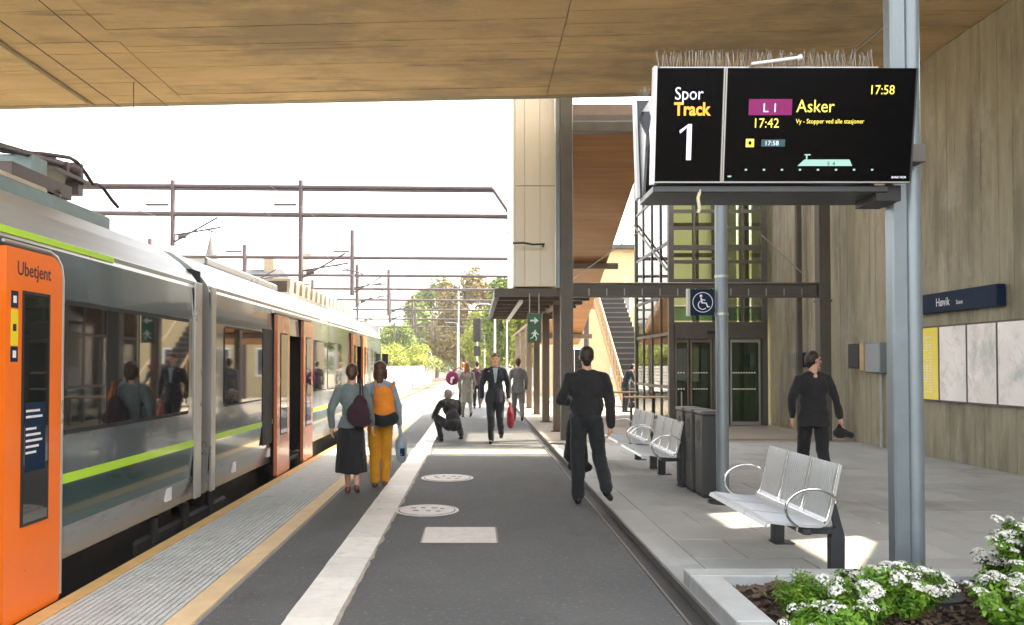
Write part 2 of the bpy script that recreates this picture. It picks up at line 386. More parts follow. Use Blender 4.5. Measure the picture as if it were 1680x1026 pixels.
# platform body
PL = 75
g = MB(); g.box(-1.72, 1.30, -12, PL, -.9, 0); plat = struct(g.build('platform', 'asphalt'))
g = MB(); g.box(-2.83, -1.72, -12, PL, -.9, -.012); struct(g.build('platform_edge', 'ribbase'))
g = MB(); g.box(1.30, 1.50, -12, PL, -.9, -.06); gut = struct(g.build('gutter', 'gutter'))
g = MB()
for x in (1.305, 1.478): g.box(x, x + .02, -12, PL, -.058, .004)
g.build('gutter_rail', 'gutter_rail', gut)
g = MB(); g.box(-2.83, -2.71, -12, PL, -.011, .006); struct(g.build('platform_edge_line', 'yellow'))
g = MB(); g.box(-1.93, -1.76, -12, PL, -.011, .006); struct(g.build('inner_warning_line', 'paleyellow'))
g = MB()
nr = 17
for i in range(nr):
    x0 = -2.70 + i * .77 / nr
    g.box(x0, x0 + .029, -12, PL, -.011, .004)
stuff(tag(g.build('ribbed_tactile_strip', 'rib'), 'grey ribbed tactile strip running along the platform edge', 'tactile strip'))
# white guide tiles
strip = struct(bpy.data.objects.new('guide_strip', None)); C.objects.link(strip)
tile = None; y = 2.4; k = 0
while y < 32:
    ln = random.choice([.34, .34, .30, .42])
    g = MB(); x0 = -1.20 + random.uniform(-.003, .003)
    g.box(x0, x0 + .315, y, y + ln - .006, .0, .008 + random.uniform(0, .002))
    g.build('tile', 'white_tile', strip); y += ln; k += 1
g = MB(); g.box(-1.20, -.885, 32, PL, 0, .009); g.build('far_tiles', 'white_tile', strip)['kind'] = 'stuff'
# ragged glue / mortar margin to the right of the strip
vs = []; n = 120
for i in range(n + 1):
    yy = 3 + i * 12 / n; w = .012 + .05 * abs(mnoise.noise(V((yy * 3.1, 2.2, 0)))) + .03 * abs(mnoise.noise(V((yy * 11, 7, 0))))
    vs += [(-.89, yy, .004), (-.883 + w, yy, .004)]
g = MB(); g.add(vs, [[2 * i, 2 * i + 1, 2 * i + 3, 2 * i + 2] for i in range(n)])
g.build('mortar_margin', 'ragged', strip)
# sunlit strip past the bridge shadow, painted in as a pale band
g = MB(); g.box(-.80, 1.28, 14.35, 14.95, .0, .004); struct(g.build('painted_sun_strip', 'sun_strip_tone'))
# manholes & plate
def manhole(x, y, r, lab):
    t = thing('manhole_cover', lab, 'manhole cover', (x, y, .002), 0, 'round covers in the asphalt')
    g = MB(); g.tube((0, 0, 0), (0, 0, .006), r, n=40); g.build('rim', 'manhole', t)
    g = MB(); g.tube((0, 0, .006), (0, 0, .0075), r * .90, n=40); g.build('groove', 'copper', t)
    g = MB(); g.tube((0, 0, .006), (0, 0, .010), r * .86, n=40); g.build('lid', 'manhole', t)
    for (dx, dy, w) in [(-.16, .1, .06), (-.05, .12, .05), (.08, .1, .07), (.17, .06, .04), (-.12, -.06, .06), (.02, -.08, .05), (.13, -.1, .05)]:
        g = MB(); g.box(-w / 2, w / 2, -.012, .012, 0, .004); g.build('raised_bar', 'copper', t, (dx * r / .36, dy * r / .36, .0105), (0, 0, random.uniform(-.5, .5)))
manhole(-.415, 11.24, .37, 'round pale manhole cover farther from the camera in the asphalt')
manhole(-.545, 8.74, .35, 'round pale manhole cover with worn rusty marks nearest the rectangular plate')
t = thing('access_plate', 'rectangular pale concrete cover plate set in the dark asphalt', 'cover plate', (-.155, 7.48, .002))
g = MB(); g.box(-.335, .335, -.335, .335, 0, .008); g.build('plate', 'manhole', t)
g = MB(); g.box(-.352, .352, -.352, -.337, 0, .005); g.box(-.352, .352, .337, .352, 0, .005); g.box(-.352, -.337, -.3365, .3365, 0, .005); g.box(.337, .352, -.3365, .3365, 0, .005); g.build('frame', 'steel_warm', t)

# paving slabs to the right
pav = MB(); pav.box(1.50, 9.5, -12, 60, -.9, -.045); pav = struct(pav.build('paving', 'joint'))
rows = []
y = 5.90; r = 0
sl = {}
def slab(x0, x1, y0, y1):
    w = round(x1 - x0, 3); d = round(y1 - y0, 3)
    if (w, d) not in sl:
        g = MB(); g.box(-w / 2 + .004, w / 2 - .004, -d / 2 + .004, d / 2 - .004, -.044, 0, bev=.003); o = g.build('paving_slab', 'slab', pav)
        sl[(w, d)] = o
        o.location = ((x0 + x1) / 2, (y0 + y1) / 2, random.uniform(-.0015, .0015))
    else:
        inst(sl[(w, d)], 'paving_slab', pav, ((x0 + x1) / 2, (y0 + y1) / 2, random.uniform(-.0015, .0015)),
             rot=(random.uniform(-.001, .001), random.uniform(-.001, .001), 0))
# border course beside gutter
for i in range(12):
    yy = -2 + i * 1.2; slab(1.50, 1.80, yy, yy + 1.2)
    if yy + 1.2 > 16.6: break
for i in range(3):
    slab(1.5, 1.8, 12.4 + i * 1.2, 13.6 + i * 1.2)
while y < 16:
    d = .70; off = (r % 2) * .45; x = 1.8 - (.0 if r % 2 == 0 else 0)
    xs = [1.8] + [1.8 + off + .9 * k for k in range(0 if off else 1, 8)]
    xs = [v for v in xs if v < 7.9] + [7.9]
    for a, b in zip(xs, xs[1:]):
        if b - a > .05: slab(a, b, y, y + d)
    y += d; r += 1
yend = y
g = MB(); g.box(1.5, 7.9, yend, 60, -.044, -.002); g.build('far_slabs', 'floor_far', pav)['kind'] = 'stuff'
g = MB(); g.box(7.9, 9.4, 21.6, 60, -.044, -.002); g.build('side_slabs', 'floor_far', pav)['kind'] = 'stuff'
# a faint recessed drain strip near the lift
g = MB(); g.box(4.2, 7.6, 16.9, 17.15, -.002, .002); struct(g.build('drain_channel', 'steel_warm'))

# planter
pl = thing('planter', 'raised bed of dark soil framed by pale concrete kerbs at the paving corner', 'planter', (1.5, 5.9, 0))
def pbox(name, m, x0, x1, y0, y1, z0, z1, bev=.008):
    g = MB(); g.box(x0 - 1.5, x1 - 1.5, y0 - 5.9, y1 - 5.9, z0, z1, bev=bev); return g.build(name, m, pl)
pbox('kerb_stone', 'kerb', 1.52, 1.74, 4.66, 5.66, -.2, .105)
pbox('kerb_stone', 'kerb', 1.52, 1.74, 3.65, 4.654, -.2, .105)
pbox('kerb_stone', 'kerb', 1.52, 1.74, 2.6, 3.644, -.2, .105)
x = 1.52
for w in (1.30, 1.3, 1.3, 1.3):
    pbox('kerb_stone', 'kerb', x, x + w - .006, 5.666, 5.86, -.2, .105); x += w
g = MB()
nn = 70
for i in range(nn):
    for j in range(nn): pass
vs = []; 
for j in range(41):
    for i in range(61):
        X = 1.72 + i * 4.6 / 60; Y = 2.6 + j * 3.1 / 40
        vs.append((X - 1.5, Y - 5.9, .02 + .05 * mnoise.noise(V((X * 3, Y * 3, 1))) + .02 * mnoise.noise(V((X * 14, Y * 14, 3)))))
g.add(vs, [[j * 61 + i, j * 61 + i + 1, (j + 1) * 61 + i + 1, (j + 1) * 61 + i] for j in range(40) for i in range(60)], sm=True)
g.build('soil', 'soil', pl)
g = MB()   # bark chips
for i in range(1500):
    X = random.uniform(1.76, 4.2); Y = random.uniform(4.4, 5.65); z = .045 + .05 * mnoise.noise(V((X * 3, Y * 3, 1)))
    a = random.uniform(0, pi); l_ = random.uniform(.012, .03); w = l_ * .4
    u = V((cos(a), sin(a), random.uniform(-.4, .4))) * l_; v = V((-sin(a), cos(a), random.uniform(-.4, .4))) * w; c = V((X - 1.5, Y - 5.9, z))
    h = V((0, 0, .008))
    g.add([c - u - v, c + u - v, c + u + v, c - u + v, c - u - v + h, c + u - v + h, c + u + v + h, c - u + v + h], [[0,1,2,3],[4,7,6,5],[0,4,5,1],[1,5,6,2],[2,6,7,3],[3,7,4,0]])
stuff(g.build('bark_chips', 'bark', pl))
g = MB(); g.path([(2.45 - 1.5 + .55 * cos(t * .3), 5.25 - 5.9 + .28 * sin(t * .3), .075) for t in range(0, 22)], .010)
g.build('irrigation_hose', 'black', pl)

# ------------------------------------------------------------------ haze
hm_ = bpy.data.materials.new('haze'); hm_.use_nodes = True
hm_.node_tree.nodes.remove(hm_.node_tree.nodes['Principled BSDF'])
hv = hm_.node_tree.nodes.new('ShaderNodeVolumePrincipled'); hv.inputs['Density'].default_value = .0004; hv.inputs['Color'].default_value = (.97, .95, .95, 1)
hm_.node_tree.links.new(hv.outputs[0], hm_.node_tree.nodes['Material Output'].inputs['Volume'])
g = MB(); g.box(-110, 60, -15, 300, -2.0, 50); hz_ = g.build('haze', 'asphalt'); hz_.data.materials.clear(); hz_.data.materials.append(hm_)
hz_['kind'] = 'stuff'; hz_['label'] = 'thin pale summer haze hanging over the whole station and track'; hz_['category'] = 'haze'

# ------------------------------------------------------------------ bridge and right wall
def yedge(x): return 15.8 + (1 - x) * .06
br = thing('concrete_bridge', 'broad board marked concrete bridge deck spanning overhead above the platform', 'bridge', (0, 0, 7))
g = MB(); g.prism([(-16, 3.2), (8.4, 3.2), (8.4, yedge(8.4) - .01), (-16, yedge(-16) - .01)], 'z', .03, 1.0); g.build('deck', 'concrete', br)
g = MB(); g.prism([(-16, yedge(-16) - .01), (8.4, yedge(8.4) - .01), (8.4, yedge(8.4) + .18), (-16, yedge(-16) + .18)], 'z', .0, 1.5); g.build('edge_beam', 'concrete', br)
segs = [-16, -7.93, -5.97, 1.4, 7.9]
bw = .235
Y = 15.8; k = 0
for si, (xa, xb) in enumerate(zip(segs, segs[1:])):
    pa, pb = xa + .008, xb - .008
    off = .06 * (1 - (xa + xb) / 2)
    nb = 24
    for j in range(nb):
        ya = 15.75 - (j + 1) * bw; yb = 15.75 - j * bw
        if ya < 10.6: break
        dz = random.uniform(-.010, .004)
        sk = lambda x: (1 - x) * .06
        g = MB()
        vs = [(pa, ya + .002 + sk(pa), dz), (pb, ya + .002 + sk(pb), dz), (pb, yb - .002 + sk(pb), dz), (pa, yb - .002 + sk(pa), dz),
              (pa, ya + .002 + sk(pa), .035), (pb, ya + .002 + sk(pb), .035), (pb, yb - .002 + sk(pb), .035), (pa, yb - .002 + sk(pa), .035)]
        g.add(vs, [[0,1,2,3],[4,7,6,5],[0,4,5,1],[1,5,6,2],[2,6,7,3],[3,7,4,0]])
        g.build('formwork_board', 'board_ceiling', br)
g = MB(); g.box(-16, 7.9, 3.2, 10.9, .0, .029); g.build('rear_soffit', 'board_ceiling', br)
g = MB(); g.tube((-7.93, 11, -.02), (-7.93, 16.3, -.02), .022); g.box(-8.02, -7.97, 11, 16.3, -.03, .03); g.build('drip_pipe', 'concrete', br)
g = MB(); g.tube((6.48, 12.2, -.03), (6.48, 13.7, -.03), .02); g.build('conduit', 'alu', br)

rw = thing('concrete_wall', 'tall grey board marked concrete wall with dark water stains on the right', 'wall', (7.9, 0, 0))
def wbox(y0, y1, z0, z1):
    g = MB(); g.box(.036, .16, y0, y1, z0, z1); g.build('wall_core', 'concrete', rw)
# unseen openings high in the wall, added to cast light patches by the bench
wbox(-7, 7.2, -.2, 7.0); wbox(10.0, 21.5, -.2, 7.0); wbox(8.6, 9.2, 4.8, 7.0); wbox(7.2, 10.0, -.2, 4.8); wbox(7.2, 8.6, 5.75, 7.0); wbox(9.2, 10.0, 4.8, 5.5); wbox(9.2, 10.0, 6.15, 7.0)
g = MB(); g.prism([(7.2, 4.8), (8.3, 4.8), (7.2, 5.75)], 'x', .036, .16); g.build('wall_core', 'concrete', rw)  # wedge added so one of these openings casts a tapered light patch
bwid = .115; y = 21.5
bm_ = {}
while y > 10.2:
    w = random.choice([.10, .115, .13]); dx = random.uniform(-.006, .004)
    key = w
    if key not in bm_:
        g = MB(); g.box(0, .035, -w + .002, 0 - .001, -.15, 6.99); o = g.build('formwork_board', 'board_wall', rw, (dx, y, 0)); bm_[key] = o
    else: inst(bm_[key], 'formwork_board', rw, (dx, y, 0))
    y -= w
g = MB(); g.box(.0, .03, -7, 7.0, -.15, 6.99); g.build('rear_wall_face', 'board_wall', rw)

# ------------------------------------------------------------------ steel portal, lift tower, stairs, canopy
fr = thing('steel_portal_frame', 'dark steel portal frame of columns and a long beam closing the bridge end', 'steel frame', (1.93, 17, 0))
def fb(name, x0, x1, y0, y1, z0, z1, m='steel_dark', p=fr, o=(1.93, 17, 0), bev=.006):
    g = MB(); g.box(x0 - o[0], x1 - o[0], y0 - o[1], y1 - o[1], z0 - o[2], z1 - o[2], bev=bev); return g.build(name, m, p)
fb('column', 1.80, 2.06, 16.88, 17.12, 0, 7.9)
fb('column_flange', 1.70, 1.795, 16.95, 17.05, 3.25, 7.9, 'pole')
fb('column', 7.32, 7.56, 16.88, 17.12, 0, 7.0)
fb('beam', 2.065, 7.315, 16.94, 17.06, 3.05, 3.09); fb('beam', 2.065, 7.315, 16.98, 17.02, 3.095, 3.32); fb('beam', 2.065, 7.315, 16.94, 17.06, 3.325, 3.37)
for i in range(13):
    fb('beam_clip', 2.4 + i * .38, 2.42 + i * .38, 16.945, 16.975, 3.095, 3.24, 'alu', bev=0)
fb('top_beam', 2.065, 7.315, 16.94, 17.06, 6.62, 6.85)
fb('knee', 7.30, 7.58, 16.85, 17.15, 2.95, 3.0)
g = MB(); g.tube((.15, .0, 3.45), (1.6, .0, 4.5), .012); g.build('tie_rod', 'alu', fr)
g = MB(); g.tube((5.2, .0, 3.45), (4.2, .0, 4.4), .012); g.build('tie_rod', 'alu', fr)
# light post behind wall corner
fb('downpipe', 7.66, 7.78, 18.9, 19.0, 0, 6.9)

# lift tower
TX0, TX1, TY0, TY1 = 5.10, 7.72, 21.0, 25.6
lt = thing('lift_tower', 'glass lift tower with dark mullions and sliding doors beside the concrete wall', 'lift tower', (TX0, TY0, 0))
def tb(name, x0, x1, y0, y1, z0, z1, m='steel_dark', bev=0):
    g = MB(); g.box(x0 - TX0, x1 - TX0, y0 - TY0, y1 - TY0, z0, z1, bev=bev); return g.build(name, m, lt)
for x in (TX0, TX1 - .14): tb('corner_post', x, x + .14, TY0, TY0 + .14, 0, 8.4)
for x in (TX0, TX1 - .14): tb('corner_post', x, x + .14, TY1 - .14, TY1, 0, 8.4)
xm = [TX0 + .14, 5.78, 6.45, 6.55 + .5, TX1 - .14]
for x in (5.78, 6.42, 7.06): tb('mullion', x - .03, x + .03, TY0 + .02, TY0 + .10, 2.75, 8.38)
for z in (3.85, 4.35, 4.75, 5.25, 5.7, 6.2, 6.9, 7.6): tb('transom', TX0 + .145, TX1 - .145, TY0 + .03, TY0 + .09, z - (.045 if z != 4.75 else .09), z + .045)
zs = [3.15, 3.85, 4.35, 4.75, 5.25, 5.7, 6.2, 6.9, 7.6, 8.3]
xs = [TX0 + .15, 5.75, 6.39, 7.03, TX1 - .15]
for a, b in zip([TX0 + .15, 5.81, 6.45, 7.09], [5.75, 6.39, 7.03, TX1 - .15]):
    for c, d in zip(zs, zs[1:]): tb('pane', a, b, TY0 + .05, TY0 + .06, c + .05, d - .05, 'pane')
    tb('pane', a, b, TY0 + .05, TY0 + .06, 2.78, 3.12, 'pane_green')
tb('door_header', TX0 + .145, TX1 - .145, TY0 - .04, TY0 + .12, 2.30, 2.74, 'steel_dark')
tb('sensor', 6.1, 6.3, TY0 - .07, TY0 - .045, 2.42, 2.50, 'black')
tb('wall_panel', TX0 + .145, TX1 - .145, TY0 + .04, TY0 + .08, 3.12, 3.84 - .7 + .02, 'steel_dark')
for i, (a, b) in enumerate([(TX0 + .16, 5.62), (5.66, 6.24), (6.55, 6.68), (6.72, 7.52)]):
    f = tb('door', a, a + .045, TY0 + .0, TY0 + .05, .02, 2.28, 'steel_warm' if i < 3 else 'alu')
    g = MB(); g.box(b - .045 - TX0, b - TX0, 0, .05, .02, 2.28); g.box(a + .045 - TX0, b - .045 - TX0, 0, .05, .02, .10); g.box(a + .045 - TX0, b - .045 - TX0, .0, .05, 2.2, 2.28)
    g.build('door_frame', 'steel_warm' if i < 3 else 'alu', f)
    g = MB(); g.box(a + .046 - TX0, b - .046 - TX0, .02, .03, .10, 2.2); g.build('door_pane', 'pane_green', f)
    for z in (1.38, .95):
        g = MB()
        for q in range(int((b - a - .1) / .07)): g.box(a + .07 + q * .07 - TX0, a + .11 + q * .07 - TX0, .014, .018, z, z + .035)
        g.build('safety_marking', 'signwhite', f)
tb('door_post', 6.26, 6.53, TY0, TY0 + .1, 0, 2.29, 'steel_dark')
# left side facade
for y in (22.1, 23.2, 24.4): tb('mullion', TX0 + .02, TX0 + .09, y - .03, y + .03, 0, 8.3)
for z in (1.0, 2.45, 3.5, 4.9, 6.4, 8.3): tb('transom', TX0 + .03, TX0 + .08, TY0 + .145, TY1 - .145, z - .04, z + .04)
for a, b in zip((TY0 + .15, 22.13, 23.23, 24.43), (22.07, 23.17, 24.37, TY1 - .15)):
    for c, d, m in ((.05, 2.41, 'pane'), (2.49, 3.46, 'pane'), (3.54, 4.86, 'pane_amber'), (4.94, 6.36, 'pane_amber'), (6.44, 8.26, 'pane')):
        tb('pane', TX0 + .05, TX0 + .06, a, b, c, d, m)
g = MB(); g.tube((-.02, .15, 4.15), (-.02, 4.5, 6.1), .03); g.build('stair_rail', 'steel_warm', lt)
for a, b in zip((TY0 + .15, 22.13, 23.23, 24.43), (22.07, 23.17, 24.37, TY1 - .15)): tb('pane', TX1 - .09, TX1 - .08, a, b, 2.75, 8.26, 'pane')
# interior walls and lift shaft
tb('back_wall', TX0 + .2, TX1 - .15, TY1 - .13, TY1 - .05, 2.6, 8.3, 'frosted')
tb('upper_floor', TX0 + .15, TX1 - .15, TY0 + .15, TY1 - .15, 2.60, 2.72, 'concrete')
tb('roof', TX0 - .1, TX1 + .1, TY0 - .1, TY1 + .1, 8.42, 8.6, 'steel_dark')
for z in (3.9, 4.8, 5.7, 6.6): tb('shaft_beam', 5.6, 7.3, 23.4, 23.5, z, z + .12, 'steel_warm')
for x in (5.6, 6.5, 7.22): tb('shaft_post', x, x + .08, 23.4, 23.5, 2.73, 8.3, 'steel_warm')
for x in (5.5, 6.6): tb('lift_door', x, x + .9, 24.2, 24.26, 0, 2.1, 'galv')
tb('side_lining', TX1 - .12, TX1 - .02, 21.2, 25.4, 0, 2.58, 'tower_low')
tb('lift_surround', TX0 + .3, TX1 - .13, 24.3, 24.4, 0, 2.55, 'tower_low')
g = MB(); g.tube((5.35 - TX0, -.3, 0), (5.35 - TX0, -.3, .9), .02); g.build('door_guard', 'alu', lt)

# cladded stair box above the canopy (pale panels)
sb = thing('clad_stair_box', 'tall pale metal clad box above the platform canopy beside the steel column', 'building', (.85, 17.2, 3.3))
x = .0
for w in (.20, .335, .335):
    for (z0, z1) in ((0, 2.2), (2.206, 4.9)):
        g = MB(); g.box(x, x + w - .006, 0, .05, z0 + .01, z1, bev=.004); g.build('panel', 'panel', sb)
    x += w
for yy in range(4):
    g = MB(); g.box(-.05, -.002, .06 + yy * .8, .85 + yy * .8, .01, 4.9, bev=.004); g.build('panel', 'panel', sb)
g = MB(); g.box(.0, .88, .06, 3.2, 0, 4.88); g.build('core', 'concrete', sb)
g = MB(); g.path([(-.08, -.35, .90), (.15, -.36, .905), (.35, -.36, .87), (.6, -.35, .88)], .022); g.tube((.55, -.36, .88), (.6, 0, .88), .02); g.build('lamp_arm', 'black', sb)

# sloping timber underside of the stair roof
ws = thing('timber_stair_soffit', 'sloping timber boarded underside of the covered stairs behind the steel frame', 'timber soffit', (2.1, 17.6, 7.0))
slope = -.352
def sz(y): return (y - 17.6) * slope
y = 17.5; i = 0
while y < 30.5:
    g = MB(); d = .22
    z0 = sz(y); z1 = sz(y + d - .008)
    xr = 1.85
    if y < 17.8: xr = 1.85
    p = [(-.02, y - 17.6, z0), (xr, y - 17.6, z0), (xr, y + d - .008 - 17.6, z1), (-.02, y + d - .008 - 17.6, z1)]
    q = [(a, b, c + .05) for a, b, c in p]
    g.add(p + q, [[0, 1, 2, 3], [4, 7, 6, 5], [0, 4, 5, 1], [1, 5, 6, 2], [2, 6, 7, 3], [3, 7, 4, 0]])
    g.build('board', 'wood', ws); y += d
g = MB(); g.add([(-.02, -.1, .06), (1.88, -.1, .06), (1.88, 12.9, sz(30.5) + .06), (-.02, 12.9, sz(30.5) + .06),
                 (-.02, -.1, .4), (1.88, -.1, .4), (1.88, 12.9, sz(30.5) + .4), (-.02, 12.9, sz(30.5) + .4)], [[0,1,2,3],[4,7,6,5],[0,4,5,1],[1,5,6,2],[2,6,7,3],[3,7,4,0]])
g.build('stringer', 'steel_warm', ws)
for yy, w in ((24.0, .18), (29.5, .15)):
    g = MB(); g.box(-.02, 2.2, yy - 17.6, yy - 17.6 + w, sz(yy) - .22, sz(yy) - .05); g.build('cross_beam', 'steel_warm', ws)
g = MB(); g.box(-.02, 1.9, -.3, -.12, -.28, .1); g.build('cross_beam', 'steel_dark', ws)
g = MB(); g.box(1.9, 5.2, -.35, -.12, -.1, .3); g.build('cross_beam', 'wood', ws)

# canopy and its columns
cp = thing('platform_canopy', 'flat dark steel platform canopy jutting left over the walkway below the pale box', 'canopy', (.45, 17.3, 3.15))
g = MB(); g.box(0, 2.2, 0, 8.4, .0, .05, bev=.01); g.build('roof_plate', 'steel_dark', cp)
g = MB(); g.box(-.03, 2.2, -.06, -.005, -.06, .12); g.box(-.06, -.005, 0, 8.4, -.06, .12); g.build('fascia', 'steel_dark', cp)
for i in range(7):
    g = MB(); g.box(.05, 2.1, .6 + i * 1.2, .68 + i * 1.2, -.09, -.005); g.build('purlin', 'steel_warm', cp)
g = MB(); g.box(.50, .58, .3, 7.9, -.16, -.10); g.build('lamp_batten', 'whiteplastic', cp)
colY = [19.2, 22.4, 25.8, 29.5, 33.5, 38.0]
names = ['first', 'second', 'third', 'fourth', 'fifth', 'sixth']
c0 = thing('canopy_column', 'slim dark steel canopy column, first beyond the big portal column', 'column', (1.95, colY[0], 0), 0, 'canopy columns along the platform')
g = MB(); g.box(-.10, .10, -.10, .10, .02, 3.05, bev=.008); g.build('shaft', 'steel_warm', c0)
g = MB(); g.box(-.15, .15, -.15, .15, 0, .02); g.build('base_plate', 'steel_dark', c0)
for i in range(1, 6):
    copy_tree(c0, (1.95, colY[i], 0), 'slim dark steel canopy column, %s beyond the big portal column' % names[i])
g = MB(); g.box(1.86, 2.04, 17.14, 40, 3.05, 3.14); tag(g.build('canopy_beam', 'steel_warm'), 'long brown edge beam running over the row of canopy columns', 'beam')
# exit sign
ex = thing('exit_sign', 'green hanging exit sign with arrow above a running man', 'exit sign', (1.24, 17.0, 2.08))
g = MB(); g.box(-.15, .15, 0, .06, 0, .64, bev=.01); g.build('housing', 'steel_dark', ex)
g = MB(); g.box(-.125, .125, -.004, -.001, .335, .615); g.build('face_plate', 'exitgreen', ex); g = MB(); g.box(-.125, .125, -.004, -.001, .03, .31); g.build('face_plate', 'exitgreen', ex)
g = MB(); g.prism([(-.09, .455), (.0, .455), (-.0, .40), (.09, .475), (.0, .55), (.0, .495), (-.09, .495)], 'y', -.008, -.0045); g.build('arrow', 'signwhite', ex)
g = MB(); g.tube((.015, -.008, .255), (.015, -.0045, .255), .02); g.prism([(-.03, .15), (.03, .15), (.045, .235), (-.01, .24)], 'y', -.008, -.0045)
g.prism([(-.03, .15), (.0, .15), (-.04, .10), (-.09, .08), (-.09, .10), (-.05, .12)], 'y', -.008, -.0045); g.prism([(.0, .15), (.03, .15), (.06, .10), (.04, .05), (.02, .05), (.035, .10)], 'y', -.008, -.0045)
g.prism([(.04, .23), (.09, .18), (.08, .165), (.03, .21)], 'y', -.008, -.0045); g.prism([(-.01, .235), (-.07, .2), (-.065, .185), (-.0, .21)], 'y', -.008, -.0045)
g.build('running_man', 'signwhite', ex)
g = MB(); g.tube((-.1, .03, .64), (-.1, .03, 1.06), .008); g.tube((.1, .03, .64), (.1, .03, 1.06), .008); g.build('hanger', 'alu', ex)

# far stairs with balustrade
st = thing('open_stairs', 'open stair flight with dark treads and a timber baluster railing rising away', 'stairs', (5.56, 29.6, 0))
NS = 20; rise = 4.7 / NS; run = 7.6 / NS
for i in range(NS):
    g = MB(); g.box(0, 1.3, i * run, i * run + .33, (i + 1) * rise - .05, (i + 1) * rise); g.build('tread', 'steel_dark', st)
    g = MB(); g.box(.005, 1.295, i * run + .30, i * run + .32, i * rise, (i + 1) * rise - .055 + rise); g.build('riser', 'black', st)
g = MB(); g.prism([(0, 0), (7.6, 4.7), (7.6, 4.4), (.4, -.0)], 'x', -.06, -.005); g.prism([(0, 0), (7.6, 4.7), (7.6, 4.4), (.4, -.0)], 'x', 1.305, 1.36); g.build('stringer', 'wood_light', st)
for i in range(22):
    yy = .2 + i * .34; zz = yy * 4.7 / 7.6
    g = MB(); g.box(-.10, -.07, yy, yy + .05, zz - .1, zz + 1.02); g.build('baluster', 'wood_light', st)
g = MB(); g.tube((-.085, .1, 1.1), (-.085, 7.6, 5.75), .035); g.tube((1.33, .1, 1.1), (1.33, 7.6, 5.75), .03); g.build('handrail', 'wood_light', st)
g = MB(); g.box(-2.2, 1.36, 7.6, 9.5, 4.35, 4.7); g.build('landing', 'wood', st)

# cream building beyond
cb = thing('cream_building', 'sunlit cream rendered building seen behind the stairs and columns', 'building', (3.6, 41, 0))
g = MB(); g.box(0, 14, 0, 8, -.9, 7.6); g.build('wall', 'cream', cb)
g = MB(); g.box(-.3, 14.3, -.4, 8.3, 7.6, 7.8); g.build('roof', 'rooftile', cb)
for i in range(5):
    for z in (1.0, 4.3):
        f = MB(); f.box(.9 + i * 2.4, 2.0 + i * 2.4, -.05, -.003, z, z + 1.5); f = f.build('window', 'signwhite', cb)
        g = MB(); g.box(1.0 + i * 2.4, 1.43 + i * 2.4, -.06, -.052, z + .1, z + 1.4); g.box(1.47 + i * 2.4, 1.9 + i * 2.4, -.06, -.052, z + .1, z + 1.4); g.build('pane', 'glass_dark', f)
# timber tables in the waiting area
def table(x, y, w, lab, rz=0):
    t = thing('standing_table', lab, 'table', (x, y, 0), rz, 'pale tables by the lift tower')
    g = MB(); g.box(-w / 2, w / 2, -.25, .25, .74, .78, bev=.005); g.build('table_top', 'wood_light', t)
    for s in (-1, 1):
        g = MB(); g.box(s * (w / 2 - .15) - .03, s * (w / 2 - .15) + .03, -.03, .03, 0, .738); g.build('leg', 'steel_dark', t)
table(4.45, 20.8, 1.1, 'pale slim table nearer the benches beside the glass tower')
table(4.3, 24.6, 1.3, 'pale slim table farther back in front of the bending person')

# ------------------------------------------------------------------ posts
bp = thing('display_column', 'thick grey steel column rising from the planter behind the departure screen', 'column', (3.03, 5.6, 0))
g = MB(); g.tube((.055, 0, .0), (.055, 0, 7.0), .062, n=32); g.build('tube', 'pole', bp)
g = MB(); g.box(-.11, .0, -.055, .055, .0, 7.0, bev=.012); g.build('cable_channel', 'pole', bp)
g = MB(); g.tube((0, -.2, -.0), (0, -.2, .06), .24, n=36); g.build('base_flange', 'leg', bp)
sp = thing('slim_post', 'slim grey round post with two collars standing beside the litter bins', 'post', (2.86, 9.24, 0))
g = MB(); g.tube((0, 0, .0), (0, 0, 4.6), .072, n=24); g.build('tube', 'pole', sp)
g = MB(); g.tube((0, 0, .0), (0, 0, .025), .17, n=24); g.build('base_plate', 'leg', sp)
for z in (2.18, 2.62): 
    g = MB(); g.tube((0, 0, z), (0, 0, z + .03), .078, n=24); g.build('collar', 'galv', sp)
ws_ = thing('wheelchair_sign', 'square dark blue wheelchair sign mounted on the slim grey post', 'sign', (2.62, 9.24, 2.18))
g = MB(); g.box(-.135, .15, -.03, .03, 0, .30, bev=.004); g.build('sign_board', 'navy', ws_)
g = MB(); g.box(-.165, -.137, -.04, .04, -.01, .31); g.build('side_rail', 'alu', ws_)
g = MB()
cx, cz = .01, .15
ring = [(cx + .115 * cos(2 * pi * i / 40), -.036, cz + .115 * sin(2 * pi * i / 40)) for i in range(41)]
g.path(ring, .0045, 5)
g.build('ring', 'signwhite', ws_)
g = MB(); g.tube((cx - .02, -.038, cz + .075), (cx - .02, -.034, cz + .075), .016)
def strip2(a, b, w=.011):
    a = V((a[0], 0, a[1])); b = V((b[0], 0, b[1])); d = (b - a).normalized(); nn = V((-d.z, 0, d.x)) * w / 2
    vs = [a + nn, b + nn, b - nn, a - nn]; vs = [(v.x, -.038, v.z) for v in vs] + [(v.x, -.033, v.z) for v in vs]
    g.add(vs, [[0,1,2,3],[4,7,6,5],[0,4,5,1],[1,5,6,2],[2,6,7,3],[3,7,4,0]])
strip2((cx - .018, cz + .055), (cx - .01, cz - .01), .018); strip2((cx - .012, cz - .005), (cx + .04, cz - .01), .015); strip2((cx + .038, cz - .005), (cx + .06, cz - .06), .014); strip2((cx + .06, cz - .055), (cx + .08, cz - .05), .012)
strip2((cx - .015, cz + .03), (cx + .03, cz + .025), .01)
for i in range(12):
    a0 = R(120 + i * 16); a1 = R(120 + (i + 1) * 16); strip2((cx + .052 * cos(a0), cz - .03 + .052 * sin(a0)), (cx + .052 * cos(a1), cz - .03 + .052 * sin(a1)), .01)
